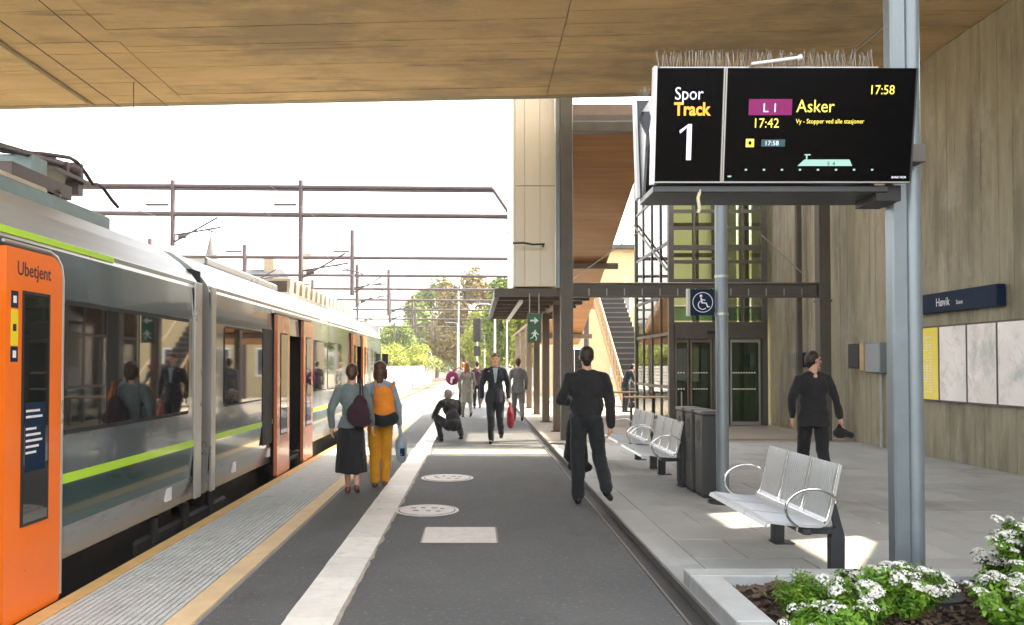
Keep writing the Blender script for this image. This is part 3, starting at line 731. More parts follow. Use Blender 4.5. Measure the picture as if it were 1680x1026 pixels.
g.build('wheelchair_symbol', 'signwhite', ws_)

# ------------------------------------------------------------------ departure display (double sided, V section)
D0 = V((2.07, 5.6, 2.80)); TH = R(8)
dp = thing('departure_display', 'black double sided departure display showing track 1 and Asker with bird spikes on top', 'display', D0)
HW = .865; HH = .755
fy, fz = -.25, .035     # front panel bottom edge, local
def fp(u, w, d=0):      # u along x, w up the panel, d out of the face
    return V((u, fy - w * sin(TH) - d * cos(TH), fz + w * cos(TH) - d * sin(TH)))
def pbx(u0, u1, w0, w1, d0, d1, name, m, par=dp, back=False):
    g = MB(); vs = []
    for d in (d0, d1):
        for (u, w) in ((u0, w0), (u1, w0), (u1, w1), (u0, w1)):
            p = fp(u, w, d)
            if back: p = V((p.x, -p.y + .02, p.z))
            vs.append(p)
    g.add(vs, [[0,1,2,3],[4,7,6,5],[0,4,5,1],[1,5,6,2],[2,6,7,3],[3,7,4,0]])
    return g.build(name, m, par)
S1 = -HW + .455
fcase = pbx(-HW, HW, 0, HH, -.06, -.006, 'front_case', 'screenframe')
pbx(-HW - .022, -HW - .001, -.01, HH + .01, -.06, .01, 'side_trim', 'whiteplastic')
pbx(HW + .001, HW + .012, -.0, HH, -.06, .0, 'side_trim', 'screenframe')
s1 = pbx(-HW + .004, S1 - .012, .012, HH - .004, -.0055, .0, 'track_screen', 'screen')
s2 = pbx(S1 + .016, HW - .004, .012, HH - .004, -.0055, .0, 'departure_screen', 'screen')
pbx(S1 - .010, S1 + .0, .0, HH, -.0055, .004, 'divider', 'alu'); pbx(S1 + .004, S1 + .014, .0, HH, -.0055, .004, 'divider', 'alu')
pbx(-HW, HW, -.0, .010, -.0055, .003, 'bottom_trim', 'alu')
bcase = pbx(-HW, HW, 0, HH, -.06, -.006, 'rear_case', 'screenframe', back=True)
pbx(-HW - .022, -HW - .001, -.01, HH + .01, -.06, .01, 'side_trim', 'whiteplastic', back=True)
pbx(-HW + .004, HW - .004, .012, HH - .004, -.0055, 0, 'rear_screen', 'screen', back=True)
g = MB(); g.box(-HW, HW - .12, -.21, .24, -.02, .028, bev=.006); g.build('base_tray', 'screenframe', dp)
g = MB(); g.prism([(-.19, .04), (-.15, .04), (-.05, .45), (-.28, .70), (-.29, .6)], 'x', -HW + .01, -HW + .03); g.prism([(.20, .04), (.17, .04), (.05, .45), (.28, .62), (.29, .5)], 'x', -HW + .01, -HW + .03); g.build('end_bracket', 'galv', dp)
g = MB(); g.prism([(-.30, .70), (-.22, .30), (.05, .62), (.30, .70)], 'x', -HW + .035, -HW + .05); g.build('gusset', 'whiteplastic', dp)
g = MB(); g.box(-.02 + .86, .16 + .86, -.18, .08, .2, .32); g.build('mounting_arm', 'steel_dark', dp)
g = MB(); g.box(HW - .20, HW - .03, -.2, .1, -.075, .03); g.build('junction_box', 'black', dp)
g = MB(); g.path([(-.54, -.2, .0), (-.555, -.2, -.06), (-.545, -.2, -.13), (-.555, -.2, -.16)], .012); g.build('cable_tail', 'cream_box', dp)
def spikes(back):
    g = MB(); sgn = 1 if back else -1; base = fp(0, HH, -.03)
    yb = base.y if not back else -base.y + .02
    for i in range(78):
        u = -HW + .02 + i * (2 * HW - .28) / 78
        for q in range(2):
            a = random.uniform(-.05, .05); b = random.uniform(-.05, .05)
            g.tube((u, yb, base.z), (u + a * .5 + q * .006, yb + b, base.z + .115 + random.uniform(-.02, .012)), .0010, n=4, cap=False)
    g.box(-HW + .02, HW - .25, yb - .02, yb + .02, base.z, base.z + .006)
    return stuff(g.build('bird_spikes', 'galv', dp))
spikes(False); spikes(True)
p = fp(-.22, HH, -.01); g = MB(); g.tube((-.24, p.y - .02, p.z + .02), (.06, p.y - .05, p.z + .05), .012); g.tube((.06, p.y - .05, p.z + .05), (.08, p.y - .05, p.z + .052), .02); g.build('lamp_tube', 'whiteplastic', dp)
TR = (R(90) + TH, 0, 0)
def dt(s, u, w, size, m, name='lettering', par=None, align='LEFT', bold=0, sx=1):
    return text(s, name, m, par or s2, fp(u, w, .0015), TR, size, align, ext=.0006, bold=bold, sx=sx)
# px helper on the panel: photo pixel (x,y) -> panel u,w
def PU(x): return (x - 1290) / 245.0
def PW(y): return (301 - y) / 257.0
dt('Spor', -.745, PW(160), .118, 'e_white', par=s1, sx=.86); dt('Track', -.745, PW(186), .118, 'e_orange', par=s1, bold=.0035, sx=.86)
g = MB()
one = [(-.655, PW(262)), (-.655, PW(207)), (-.70, PW(217)), (-.705, PW(212)), (-.645, PW(201)), (-.622, PW(201)), (-.622, PW(262))]
vs = [fp(u, w, .0005) for u, w in one] + [fp(u, w, .0016) for u, w in one]; n = len(one)
g.add(vs, [list(range(n))[::-1], list(range(n, 2 * n))] + [[i, (i + 1) % n, n + (i + 1) % n, n + i] for i in range(n)]); g.build('track_number', 'e_white', s1)
dt('17:58', .555, PW(151), .085, 'e_yellow', sx=.92)
pbx(-.245, .045, PW(186), PW(159), .0005, .0015, 'line_badge', 'e_magenta', s2)
text('L 1', 'lettering', 'e_white', s2, fp(-.10, PW(181), .003), TR, .082, 'CENTER', .0005)
dt('Asker', .075, PW(181), .118, 'e_yellow', sx=.9); dt('17:42', -.215, PW(207), .088, 'e_yellow', sx=.92)
dt('Vy - Stopper ved alle stasjoner', .075, PW(200), .043, 'e_yellow', sx=.86)
pbx(-.255, -.20, PW(240), PW(226), .0005, .0015, 'platform_badge', 'e_yellow', s2)
pbx(-.238, -.217, PW(236), PW(230), .0017, .0022, 'badge_mark', 'screen', s2)
pbx(-.15, .01, PW(239), PW(227), .0005, .001, 'time_box', 'e_dim', s2)
dt('17:58', -.13, PW(237), .044, 'e_white')
# train pictogram
g = MB()
pts = [(.10, PW(272)), (.47, PW(272)), (.45, PW(261)), (.16, PW(261)), (.145, PW(261))]
vs = [fp(u, w, .0005) for u, w in pts] + [fp(u, w, .0016) for u, w in pts]; n = len(pts)
g.add(vs, [list(range(n))[::-1], list(range(n, 2 * n))] + [[i, (i + 1) % n, n + (i + 1) % n, n + i] for i in range(n)]); g.build('train_pictogram', 'e_teal', s2)
pbx(.155, .165, PW(261) + .001, PW(254), .0005, .0016, 'pantograph_mark', 'e_teal', s2); pbx(.145, .185, PW(254), PW(254) + .008, .0005, .0016, 'pantograph_mark', 'e_teal', s2)
dt('5  4', .30, PW(271), .034, 'screen').location.y -= .001
for i in range(8): pbx(-.255 + i * .122, -.240 + i * .122, PW(280), PW(280) + .012, .0005, .0015, 'stop_mark', 'e_teal', s2)
pbx(-.37, -.345, PW(291), PW(291) + .01, .0005, .0015, 'corner_mark', 'e_teal', s2)
dt('BANE NOR', .74, PW(293), .020, 'e_white')

# ------------------------------------------------------------------ benches
def bench_proto(label, nseat, loc):
    t = thing('metal_bench', label, 'bench', loc, 0, 'metal benches along the paving')
    W_ = .475; L = nseat * W_
    prof = []
    for (x, z) in [(-.47, .405), (-.455, .432), (-.42, .44), (-.30, .425), (-.15, .41), (-.06, .408), (-.02, .425), (.005, .46), (.03, .56), (.055, .68), (.08, .80), (.095, .862)]: prof.append((x, z))
    th = .014
    for i in range(nseat):
        g = MB(); y0 = i * W_ + .008; y1 = (i + 1) * W_ - .008
        def shell(pr):
            up = []; dn = []
            for k, (x, z) in enumerate(pr):
                a = V(pr[max(k - 1, 0)]); b = V(pr[min(k + 1, len(pr) - 1)]); d = (b - a).normalized(); nn = V((-d.y, d.x)) * th
                up.append((x, z)); dn.append((x - nn.x, z - nn.y))
            return up + dn[::-1]
        ol = shell(prof[:7]); g.prism(ol, 'y', y0, y1, sm=False)
        s_ = g.build('seat', 'bench', t)
        g = MB(); g.prism(shell(prof[6:]), 'y', y0, y1); b_ = g.build('backrest', 'bench', t)
        # rolled ribs along the panel edges and mesh lines
        for yy in (y0 + .012, y1 - .012):
            g = MB(); g.path([(x - .004, yy, z + .004) for x, z in prof[6:]], .008, 6); g.build('edge_rib', 'chrome', b_)
        g = MB()
        for q in range(1, 12):
            yy = y0 + q * (y1 - y0) / 12
            g.path([(x - .0165, yy, z + .003) for x, z in prof[7:]], .003, 4)
        stuff(g.build('mesh_wire', 'bench', b_))
        g = MB()
        for q in range(1, 12):
            yy = y0 + q * (y1 - y0) / 12
            g.path([(x, yy, z + .004) for x, z in prof[1:6]], .003, 4)
        stuff(g.build('mesh_wire', 'bench', s_))
    g = MB(); g.tube((-.02, .01, .432), (-.02, L - .01, .432), .013); g.build('crease_bar', 'chrome', t)
    g = MB(); g.box(-.19, -.13, -.01, L + .01, .345, .385, bev=.006); g.build('beam', 'leg', t)
    for q in (.10, L - .16):
        g = MB(); g.box(-.13, .13, q, q + .06, .33, .375, bev=.006); g.build('crossbar', 'leg', t)
    for yy in (.13, L - .13):
        g = MB(); g.prism([(.06, 0), (.16, 0), (.165, .30), (.15, .37), (.11, .385), (.08, .37), (.06, .30)], 'y', yy - .035, yy + .035); g.build('leg', 'leg', t, bevel=.01)
        g = MB(); g.box(.06, .24, yy - .08, yy + .08, 0, .012); g.build('foot_plate', 'leg', t)
        g = MB(); g.prism([(.10, .36), (.16, .36), (.11, .55), (.07, .62), (.06, .55)], 'y', yy - .015, yy + .015); g.build('back_bracket', 'leg', t)
    # looped armrests
    for yy in (-.012, L + .012):
        pts = []
        for k in range(25):
            a = R(-60 - k * 245 / 24)
            pts.append((-.16 + .27 * cos(a) * -1 * -1, yy, .565 + .155 * sin(a)))
        pts = [(-.24, yy, .37)] + [(-.12 + .20 * cos(R(a)), yy, .535 + .15 * sin(R(a))) for a in range(235, 20, -12)] + [(.045, yy, .58)]
        g = MB(); g.path(pts, .011, 8); g.build('armrest', 'chrome', t)
    return t
bench_proto('nearest metal bench of three silver mesh seats with looped armrests', 3, (2.60, 5.88, 0))
b2 = bench_proto('middle silver mesh bench standing just before the litter bins', 3, (2.60, 10.35, 0))
copy_tree(b2, (2.62, 12.15, 0), 'farthest silver mesh bench, partly hidden behind the middle one')

# ------------------------------------------------------------------ bins
bn = thing('litter_bin', 'nearest of three tall dark litter bins, with a red edge strip', 'litter bin', (2.84, 9.72, 0), 0, 'tall litter bins in a row')
g = MB(); g.box(-.125, .125, -.17, .17, .03, 1.0, bev=.02); g.build('body', 'bin', bn)
g = MB(); g.box(-.135, .135, -.18, .18, 1.0, 1.045, bev=.012); g.build('lid', 'binlid', bn)
g = MB(); g.box(-.11, .11, -.16, .16, 0, .03); g.build('plinth', 'leg', bn)
g = MB(); g.prism([(.095 * cos(a * pi / 10), .80 + .13 * sin(a * pi / 10)) for a in range(20)], 'x', -.131, -.1255); g.build('opening', 'black', bn)
g = MB(); g.prism([(.095 * cos(a * pi / 10), .80 + .13 * sin(a * pi / 10)) for a in range(20)], 'x', -.1285, -.1255); 
g.build('opening_rim', 'binlid', bn).scale = (1, 1.12, 1)
b2_ = copy_tree(bn, (2.83, 10.14, 0), 'middle of three tall dark litter bins between its neighbours')
b3_ = copy_tree(bn, (2.82, 10.56, 0), 'farthest of three tall dark litter bins, beside the middle bench')
g = MB(); g.box(.09, .118, -.1765, -.1705, .05, .98); g.build('red_strip', 'red', bn)

# ------------------------------------------------------------------ wall items
ss = thing('station_sign', 'long dark blue station name sign reading Høvik on the concrete wall', 'sign', (7.88, 12.88, 2.48))
g = MB(); g.box(-.16, -.02, -1.13, 1.13, 0, .33, bev=.006); g.build('sign_box', 'navy', ss)
text('Høvik', 'lettering', 'signwhite', ss, (-.163, .42, .10), FACE_NX, .20, 'LEFT', .001, sx=.8)
text('Sone', 'lettering', 'signwhite', ss, (-.163, -.14, .10), FACE_NX, .10, 'LEFT', .001, sx=.9)
ed = [14.15, 13.42, 12.66, 11.92, 11.08, 10.3]
ms = ['posteryellow', 'poster', 'poster_b', 'poster', 'poster_b']
labs = ['yellow timetable poster, leftmost in the row on the concrete wall', 'pale street map poster beside the yellow timetable', 'pale map poster with a grey fjord shape, third in the row', 'wide pale plan poster at the right edge of the row', 'pale notice poster just outside the row end']
for i in range(5):
    t = thing('wall_poster', labs[i], 'poster', (7.88, (ed[i] + ed[i + 1]) / 2, .98), 0, 'framed posters on the concrete wall')
    h = (ed[i] - ed[i + 1]) / 2
    g = MB(); g.box(-.05, -.01, -h + .003, h - .003, 0, 1.29); g.build('frame', 'steel_dark', t)
    g = MB(); g.box(-.054, -.0505, -h + .025, h - .025, .03, 1.26); g.build('sheet', ms[i], t)
    g = MB()
    if i == 0:
        for k in range(22):
            for c_ in range(3): 
                if random.random() < .8: g.box(-.0565, -.0545, -.15 + c_ * .11, -.15 + c_ * .11 + random.uniform(.04, .09), .15 + k * .045, .165 + k * .045)
        g.build('print', 'signwhite', t)
    else:
        for k in range(20):
            a = V((0, random.uniform(-h + .05, h - .05), random.uniform(.1, 1.2))); ang = random.uniform(0, pi); L_ = random.uniform(.05, .3)
            b = a + V((0, cos(ang) * L_, sin(ang) * L_))
            b.y = max(-h + .04, min(h - .04, b.y)); b.z = max(.06, min(1.22, b.z))
            g.tube((-.0545, a.y, a.z), (-.0545, b.y, b.z), .0014, n=4)
        stuff(g.build('map_line', 'poster_line', t))
pb = thing('help_phone_box', 'grey and black wall box with a tan panel above a thin conduit', 'help phone', (7.88, 15.7, 1.45))
g = MB(); g.box(-.22, -.01, -.62, -.05, .0, .58, bev=.02); g.build('grey_case', 'pole', pb)
g = MB(); g.box(-.24, -.01, .16, .62, .08, .58, bev=.02); g.build('black_case', 'black', pb)
g = MB(); g.box(-.24, -.01, -.04, .12, .04, .58, bev=.01); g.build('tan_panel', 'wood_light', pb)
g = MB(); g.tube((-.03, -.3, -1.45), (-.03, -.3, .0), .022); g.build('conduit', 'kerb', pb)
ic = thing('intercom_panel', 'pair of small dark intercom plates on the wall near the lift', 'intercom', (7.86, 19.3, 1.55))
g = MB(); g.box(-.05, .0, .1, .45, .0, .35); g.build('plate', 'alu', ic); g = MB(); g.box(-.05, 0, -.5, -.05, 0, .35); g.build('plate', 'navy', ic)

# ------------------------------------------------------------------ TRAIN
TX = -2.92; TC = -4.36
tr = thing('passenger_train', 'grey and green regional train standing with orange doors at the platform', 'train', (TC, 0, 0))
half = [(-2.99, .20), (-2.94, .45), (-2.92, .76), (-2.92, .83), (-2.92, 1.10), (-2.92, 2.06), (-2.935, 2.40), (-2.96, 2.48), (-3.02, 2.56), (-3.14, 2.68), (-3.36, 2.84), (-3.70, 2.93), (-4.36, 2.97)]
bandm = [0, 1, 2, 3, 3, 3, 4, 5, 5, 5, 5, 5]   # silver skirt, teal, green, grey, grey(window band), grey, trim, roof
prof = [(x - TC, z) for x, z in half]
TM = ['train_silver', 'train_teal', 'train_green', 'train_grey', 'train_frame', 'train_roof', 'interior', 'rubber']
def car(y0, y1, openings, trim_green=None):
    g = MB()
    cuts = sorted({y0, y1} | {c for o in openings for c in o[:2]})
    for ya, yb in zip(cuts, cuts[1:]):
        op = any(o[0] <= ya and yb <= o[1] for o in openings)
        for k in range(len(prof) - 1):
            if op and k < 5: continue
            (xa, za), (xb, zb) = prof[k], prof[k + 1]
            g.add([(xa, ya, za), (xa, yb, za), (xb, yb, zb), (xb, ya, zb)], [[0, 1, 2, 3]], bandm[k], k >= 8)
            g.add([(-xa, ya, za), (-xa, yb, za), (-xb, yb, zb), (-xb, ya, zb)], [[3, 2, 1, 0]], bandm[k], k >= 8)
    full = prof + [(-x, z) for x, z in prof[::-1][1:]]
    for yy in (y0, y1): g.add([(x, yy, z) for x, z in full], [list(range(len(full)))], 4)
    g.add([(prof[0][0], y0, .2), (-prof[0][0], y0, .2), (-prof[0][0], y1, .2), (prof[0][0], y1, .2)], [[0, 1, 2, 3]], 7)
    for (a, b) in [o[:2] for o in openings]:      # vestibules
        d = prof[4][0]
        g.box(d - 1.3, d - 1.25, a, b, .2, 2.4, 6); g.box(d - 1.25, d - .01, a - .03, a, .2, 2.3, 7); g.box(d - 1.25, d - .01, b, b + .03, .2, 2.3, 7)
        g.box(d - 1.25, d - .01, a, b, .1, .16, 7)
    return g.build('car_body', TM, tr)
car(-6, 8.37, [(4.25, 5.0)])
car(8.68, 24.2, [(12.05, 13.2), (18.9, 20.1)])
for i in range(5):
    g = MB(); y = 8.38 + i * .058; g.box(-1.34, 1.34, y, y + .035, .25, 2.62); g.box(-1.28, 1.28, y + .0355, y + .0575, .28, 2.58); g.build('gangway_bellows', 'rubber', tr)
def tbx(name, m, x0, x1, y0, y1, z0, z1, par=tr, bev=0):
    g = MB(); g.box(x0 - TC, x1 - TC, y0, y1, z0, z1, bev=bev); return g.build(name, m, par)
tbx('end_frame', 'train_frame', -2.925, -2.90, 8.19, 8.37, .22, 2.46, bev=.005)
tbx('end_frame', 'train_frame', -2.925, -2.90, 8.68, 8.82, .22, 2.46, bev=.005)
tbx('stripe', 'train_green', -2.955, -2.935, -6, 6.4, 2.425, 2.47)
tbx('gutter_trim', 'train_silver', -2.97, -2.945, 6.4, 8.37, 2.42, 2.47); tbx('gutter_trim', 'train_silver', -2.97, -2.945, 8.69, 24.1, 2.42, 2.47)
def window(y0, y1, z0=1.12, z1=2.05):
    g = MB(); c_ = .05
    g.prism([(y0 + c_, z0), (y1 - c_, z0), (y1, z0 + c_), (y1, z1 - c_), (y1 - c_, z1), (y0 + c_, z1), (y0, z1 - c_), (y0, z0 + c_)], 'x', TX - TC + .001, TX - TC + .007)
    w = g.build('window', 'rubber', tr)
    g = MB(); g.box(TX - TC + .0072, TX - TC + .009, y0 + .012, y1 - .012, z0 + .02, z1 - .02); g.build('pane', 'glass_dark', w)
g = MB(); g.box(TX - TC + .0003, TX - TC + .0012, 5.56, 8.04, 1.105, 2.065); g.build('window_band', 'rubber', tr)
for a, b in ((2.2, 3.9), (5.58, 6.24), (6.242, 6.83), (6.832, 8.02), (9.15, 10.75), (14.0, 15.4), (15.5, 17.1), (20.9, 22.3)): window(a, b)
tbx('door_pillar_panel', 'rubber', -2.925, -2.912, 10.8, 11.3, .5, 2.1)
def door(ya, yb, m, glass=True, par=None, txt=False):
    rr = .14; zt = 2.33; zb = -.0
    pts = [(ya + .02, zb), (yb - .02, zb), (yb, zb + .02), (yb, zt - rr)] + [(yb - rr + rr * cos(R(a)), zt - rr + rr * sin(R(a))) for a in (15, 30, 45, 60, 75)] + [(yb - rr, zt), (ya, zt), (ya, zb + .02)]
    g = MB(); g.prism(pts, 'x', TX - TC + .012, TX - TC + .06); d = g.build('door', m, tr)
    g = MB(); out = [(y_ + (.018 if y_ > (ya + yb) / 2 else -.018), z_ + (.018 if z_ > 1 else -.01)) for y_, z_ in pts]
    g.prism(out, 'x', TX - TC + .0, TX - TC + .011); g.build('door_seal', 'rubber', d)
    wa, wb = ya + .17, yb - .16
    g = MB(); g.box(TX - TC + .0605, TX - TC + .066, wa, wb, .58, 2.07); g.build('window_surround', 'rubber', d)
    g = MB(); g.box(TX - TC + .0662, TX - TC + .069, wa + .02, wb - .02, .60, 2.05); g.build('door_window', 'glass_dark', d)
    return d
d1 = door(4.81, 5.46, 'orange')
door(4.10, 4.16 + .02, 'rubber') if False else None
g = MB(); g.path([(TX - TC + .05, 4.79, 2.36), (TX - TC + .05, 5.31, 2.36), (TX - TC + .05, 5.40, 2.335), (TX - TC + .05, 5.46, 2.28), (TX - TC + .05, 5.485, 2.19), (TX - TC + .05, 5.485, 1.2), (TX - TC + .05, 5.485, .03)], .012, 6); g.build('door_trim', 'train_frame', tr)
text('Ubetjent', 'lettering', 'c_maroon', d1, (TX - TC + .0612, 4.92, 2.165), FACE_PX, .125, 'LEFT', .0008, bold=.0012, sx=.88)
for (z0, z1, m) in ((1.955, 2.06, 'navy'), (1.72, 1.945, 'posteryellow'), (1.62, 1.715, 'navy')):
    g = MB(); g.box(TX - TC + .0605, TX - TC + .062, 4.86, 4.935, z0, z1); s_ = g.build('sticker', m, d1)
    g = MB(); g.box(TX - TC + .0622, TX - TC + .0632, 4.88, 4.915, (z0 + z1) / 2 - .022, (z0 + z1) / 2 + .022); 
    g.build('sticker_mark', 'signwhite' if m == 'navy' else 'black', d1)
for i, wdt in enumerate((.16, .19, .0, .12, .17, .19, .15, .12)):
    if wdt: 
        g = MB(); g.box(TX - TC + .0692, TX - TC + .0698, 5.02, 5.02 + wdt, 1.30 - i * .038, 1.315 - i * .038); g.build('notice_line', 'poster', d1)
g = MB(); g.box(TX - TC + .069, TX - TC + .0691, 5.01, 5.25, .92, 1.36); g.build('notice_sheet', 'navy', d1)
for (a, b) in ((11.38, 12.12), (13.10, 13.84)):
    d = door(a, b, 'orange_reflecting')
for (a, b) in ((18.3, 18.95), (20.0, 20.65)): door(a, b, 'orange_reflecting')
tbx('door_lintel', 'train_frame', -2.93, -2.87, 11.3, 13.9, 2.345, 2.39)
for (y_, c_) in ((12.4, 'yellow'), (12.9, 'yellow'), (19.5, 'yellow')):
    g = MB(); g.tube((TX - TC - .35, y_, .2), (TX - TC - .35, y_, 2.2), .018); g.build('grab_pole', c_, tr)
# small side plates and steps
for y_ in (7.55, 9.6, 11.2): tbx('jack_plate', 'whiteplastic', -2.965, -2.945, y_, y_ + .13, .30, .44)
# underframe, bogies
g = MB(); g.box(-1.25, 1.25, -6, 8.1, -.30, .19); g.box(-1.25, 1.25, 9.0, 24, -.30, .19); g.build('underframe', 'black', tr)
for yc in (2.2, 8.5, 20.5):
    g = MB(); g.box(1.0, 1.28, yc - 1.3, yc + 1.3, -.25, .0, bev=.03)
    for k in (-.9, -.1, .7): g.tube((1.27, yc + k, -.35), (1.27, yc + k, .15), .05)
    bg_ = g.build('bogie', 'rubber', tr)
    for k in (-.95, .95):
        g = MB(); g.tube((1.0, yc + k, -.36), (1.12, yc + k, -.36), .42, n=28); g.tube((1.12, yc + k, -.36), (1.2, yc + k, -.36), .15, n=16); g.build('wheel', 'steel_warm', bg_)
for y_ in (6.6, 6.9, 7.5, 9.9, 11.0):
    g = MB(); g.tube((1.18, y_, -.35), (1.18, y_, .22), .018); g.box(1.1, 1.22, y_ - .1, y_ + .1, -.16, -.10); g.build('hanger_gear', 'steel_warm', tr)
# roof gear car 1
tbx('equipment_box', 'roof_teal', -4.7, -4.02, 7.15, 7.4, 3.34, 3.52, bev=.02)
tbx('equipment_box', 'cream_box', -4.6, -3.88, 6.4, 7.15, 3.0, 3.2, bev=.02)
tbx('box_bracket', 'copper', -4.5, -3.95, 6.7, 7.7, 3.205, 3.335)
tbx('roof_rail', 'roof_teal', -3.72, -3.52, 1.0, 7.6, 2.88, 3.02, bev=.02)
for y_ in (7.45,):
    g = MB(); g.tube((-4.0 - TC, y_, 2.95), (-4.0 - TC, y_, 3.30), .045)
    for k in range(6): g.tube((-4.0 - TC, y_, 2.98 + k * .05), (-4.0 - TC, y_, 3.0 + k * .05), .07, n=12)
    g.build('insulator', 'copper', tr)
pg = MB(); pg.tube((-.5, 5.2, 3.25), (-.1, 7.9, 3.62), .03); pg.tube((.5, 5.2, 3.25), (.2, 7.9, 3.62), .03)
pg = pg.build('pantograph', 'copper', tr)
g = MB(); g.path([(.15, 6.2, 3.44), (.15, 7.0, 3.50), (.15, 7.7, 3.66), (.15, 8.15, 3.745), (.15, 8.3, 3.74), (.15, 8.5, 3.66), (.16, 8.62, 3.58), (.16, 8.72, 3.60), (.16, 8.85, 3.60), (.17, 9.05, 3.50), (.18, 9.2, 3.44)], .020); g.build('horn', 'copper', pg)
for k in range(9):
    g = MB(); y_ = 7.75 + k * .09; z_ = 3.56 + random.uniform(-.02, .05); g.box(-.2 + .05 * random.random(), .1 + .1 * random.random(), y_, y_ + .05, z_, z_ + random.uniform(.05, .12)); g.build('link', 'copper', pg)
g = MB(); g.box(-.3, .2, 7.6, 8.5, 3.53, 3.57); g.box(.02, .16, 8.32, 8.42, 3.4, 3.74); g.build('linkage', 'copper', pg)
tbx('air_unit', 'train_frame', -4.9, -3.62, 10.6, 14.4, 2.93, 3.06, bev=.03)
ru = tbx('louvre_unit', 'train_frame', -5.1, -3.62, 15.4, 23.4, 2.92, 3.02)
tbx('louvre_core', 'copper', -5.0, -3.72, 15.5, 23.3, 3.021, 3.25)
for i in range(15):
    g = MB(); y_ = 15.5 + i * .53
    g.prism([(y_, 3.025), (y_ + .28, 3.025), (y_ + .36, 3.30), (y_ + .08, 3.30)], 'x', -5.05 - TC, -3.66 - TC)
    g.build('louvre', 'cream_box', ru)
tbx('wing_mirror', 'black', -2.90, -2.72, 24.3, 24.4, 1.62, 1.95)
g = MB(); g.prism([(24.2, .3), (24.9, .4), (24.75, 1.2), (24.35, 2.5), (24.2, 2.8)], 'x', -1.35, 1.35); g.build('cab_nose', 'train_silver', tr)
window(22.6, 23.8, 1.15, 2.0)

# ------------------------------------------------------------------ tracks
def track(xc, lab, y1=170):
    t = thing('railway_track', lab, 'track', (xc, 0, -.8), 0, 'railway tracks')
    for s in (-1, 1):
        g = MB(); g.box(s * .75 - .035, s * .75 + .035, -12, y1, .05, .18); g.build('rail', 'rail', t)
    g = MB()
    g.box(-1.2, 1.2, -.12, .12, .0, .06); s0 = g.build('sleeper', 'sleeper', t, (0, 25.6, 0))
    for i in range(1, 150): inst(s0, 'sleeper', t, (0, 25.6 + i * .65, 0))
track(-4.36, 'nearest rusty railway track that the standing train occupies')

fn = thing('white_fence', 'white mesh panel fence along the track beyond the train', 'fence', (-6.5, 30, -.9))
p0 = None
for i in range(34):
    y_ = i * 2.5
    g = MB(); g.box(-.04, .04, y_, y_ + .08, 0, 2.45); g.build('post', 'fence_white', fn)
    g = MB()
    for k in range(8): g.box(-.012, .012, y_ + .1, y_ + 2.48, .15 + k * .29, .37 + k * .29)
    g.build('fence_panel', 'fence_white', fn)

# ------------------------------------------------------------------ catenary
gy = [26.5, 37.5, 45, 53, 62, 73, 88, 106, 128]
lab = ['nearest', 'second', 'third', 'fourth', 'fifth', 'sixth', 'seventh', 'eighth', 'farthest']
for i, Y in enumerate(gy):
    t = thing('catenary_gantry', '%s dark steel catenary gantry spanning over the tracks' % lab[i], 'gantry', (0, Y, 0), 0, 'catenary gantries over the tracks')
    x1 = 1.3 if i == 0 else 5.2; x0 = -15.5
    if i == 0:
        g = MB(); g.tube((x0, 0, 7.66), (.55, 0, 7.52), .075, n=8); g.tube((x0, .0, 7.56), (.55, 0, 7.42), .04, n=6); g.tube((.55, 0, 7.5), (1.15, 0, 6.6), .06, n=8); g.build('top_chord', 'catenary', t)
        g = MB(); g.tube((x0, 0, 6.72), (1.25, 0, 6.58), .085, n=8); g.build('bottom_chord', 'catenary', t)
        g = MB(); g.box(1.02, 1.22, -.1, .1, 6.0, 6.45); g.build('insulator', 'cream_box', t)
        g = MB(); g.box(1.0, 1.25, -.12, .12, 5.98, 6.1); g.box(1.0, 1.25, -.12, .12, 6.46, 6.6); g.build('bracket', 'steel_dark', t)
        posts = [(-10.2, 5.6, 7.8), (-5.9, 4.4, 7.8)]
    else:
        g = MB(); g.tube((x0, 0, 6.75), (x1, 0, 6.62), .085, n=8); g.build('boom', 'catenary', t)
        posts = [(-11.0, 5.2, 7.3), (-5.9, 4.9, 8.0)] if i % 2 else [(-6.8, 4.9, 7.3)]
    for (px, z0, z1) in posts:
        g = MB(); g.tube((px, 0, z0), (px, 0, z1), .085 if i == 0 else .11, n=8); g.build('drop_post', 'catenary', t)
        g = MB(); g.tube((px, -.0, z0 + .35), (px + 1.6, -.0, z0 + .62), .03, n=6); g.tube((px, 0, z0 + .1), (px + 1.5, 0, z0 + .95), .03, n=6); g.tube((px + 1.1, 0, z0 + .55), (px + 2.1, 0, z0 + .25), .02, n=6)
        g.tube((px + .2, 0, z0 + .28), (px + .45, 0, z0 + .33), .07, n=8); g.build('cantilever_arm', 'catenary', t)
        g = MB(); g.box(px - .9, px - .15, -.05, .05, 6.95, 7.02); g.build('lamp_arm', 'catenary', t)
    if i:
        g = MB(); g.tube((x1, 0, -.9), (x1, 0, 7.2), .14, .11, n=8); g.build('mast', 'galv' if i > 2 else 'catenary', t)
    g = MB(); g.tube((x0, 0, -.9), (x0, 0, 7.6), .14, .11, n=8); g.build('mast', 'catenary', t)
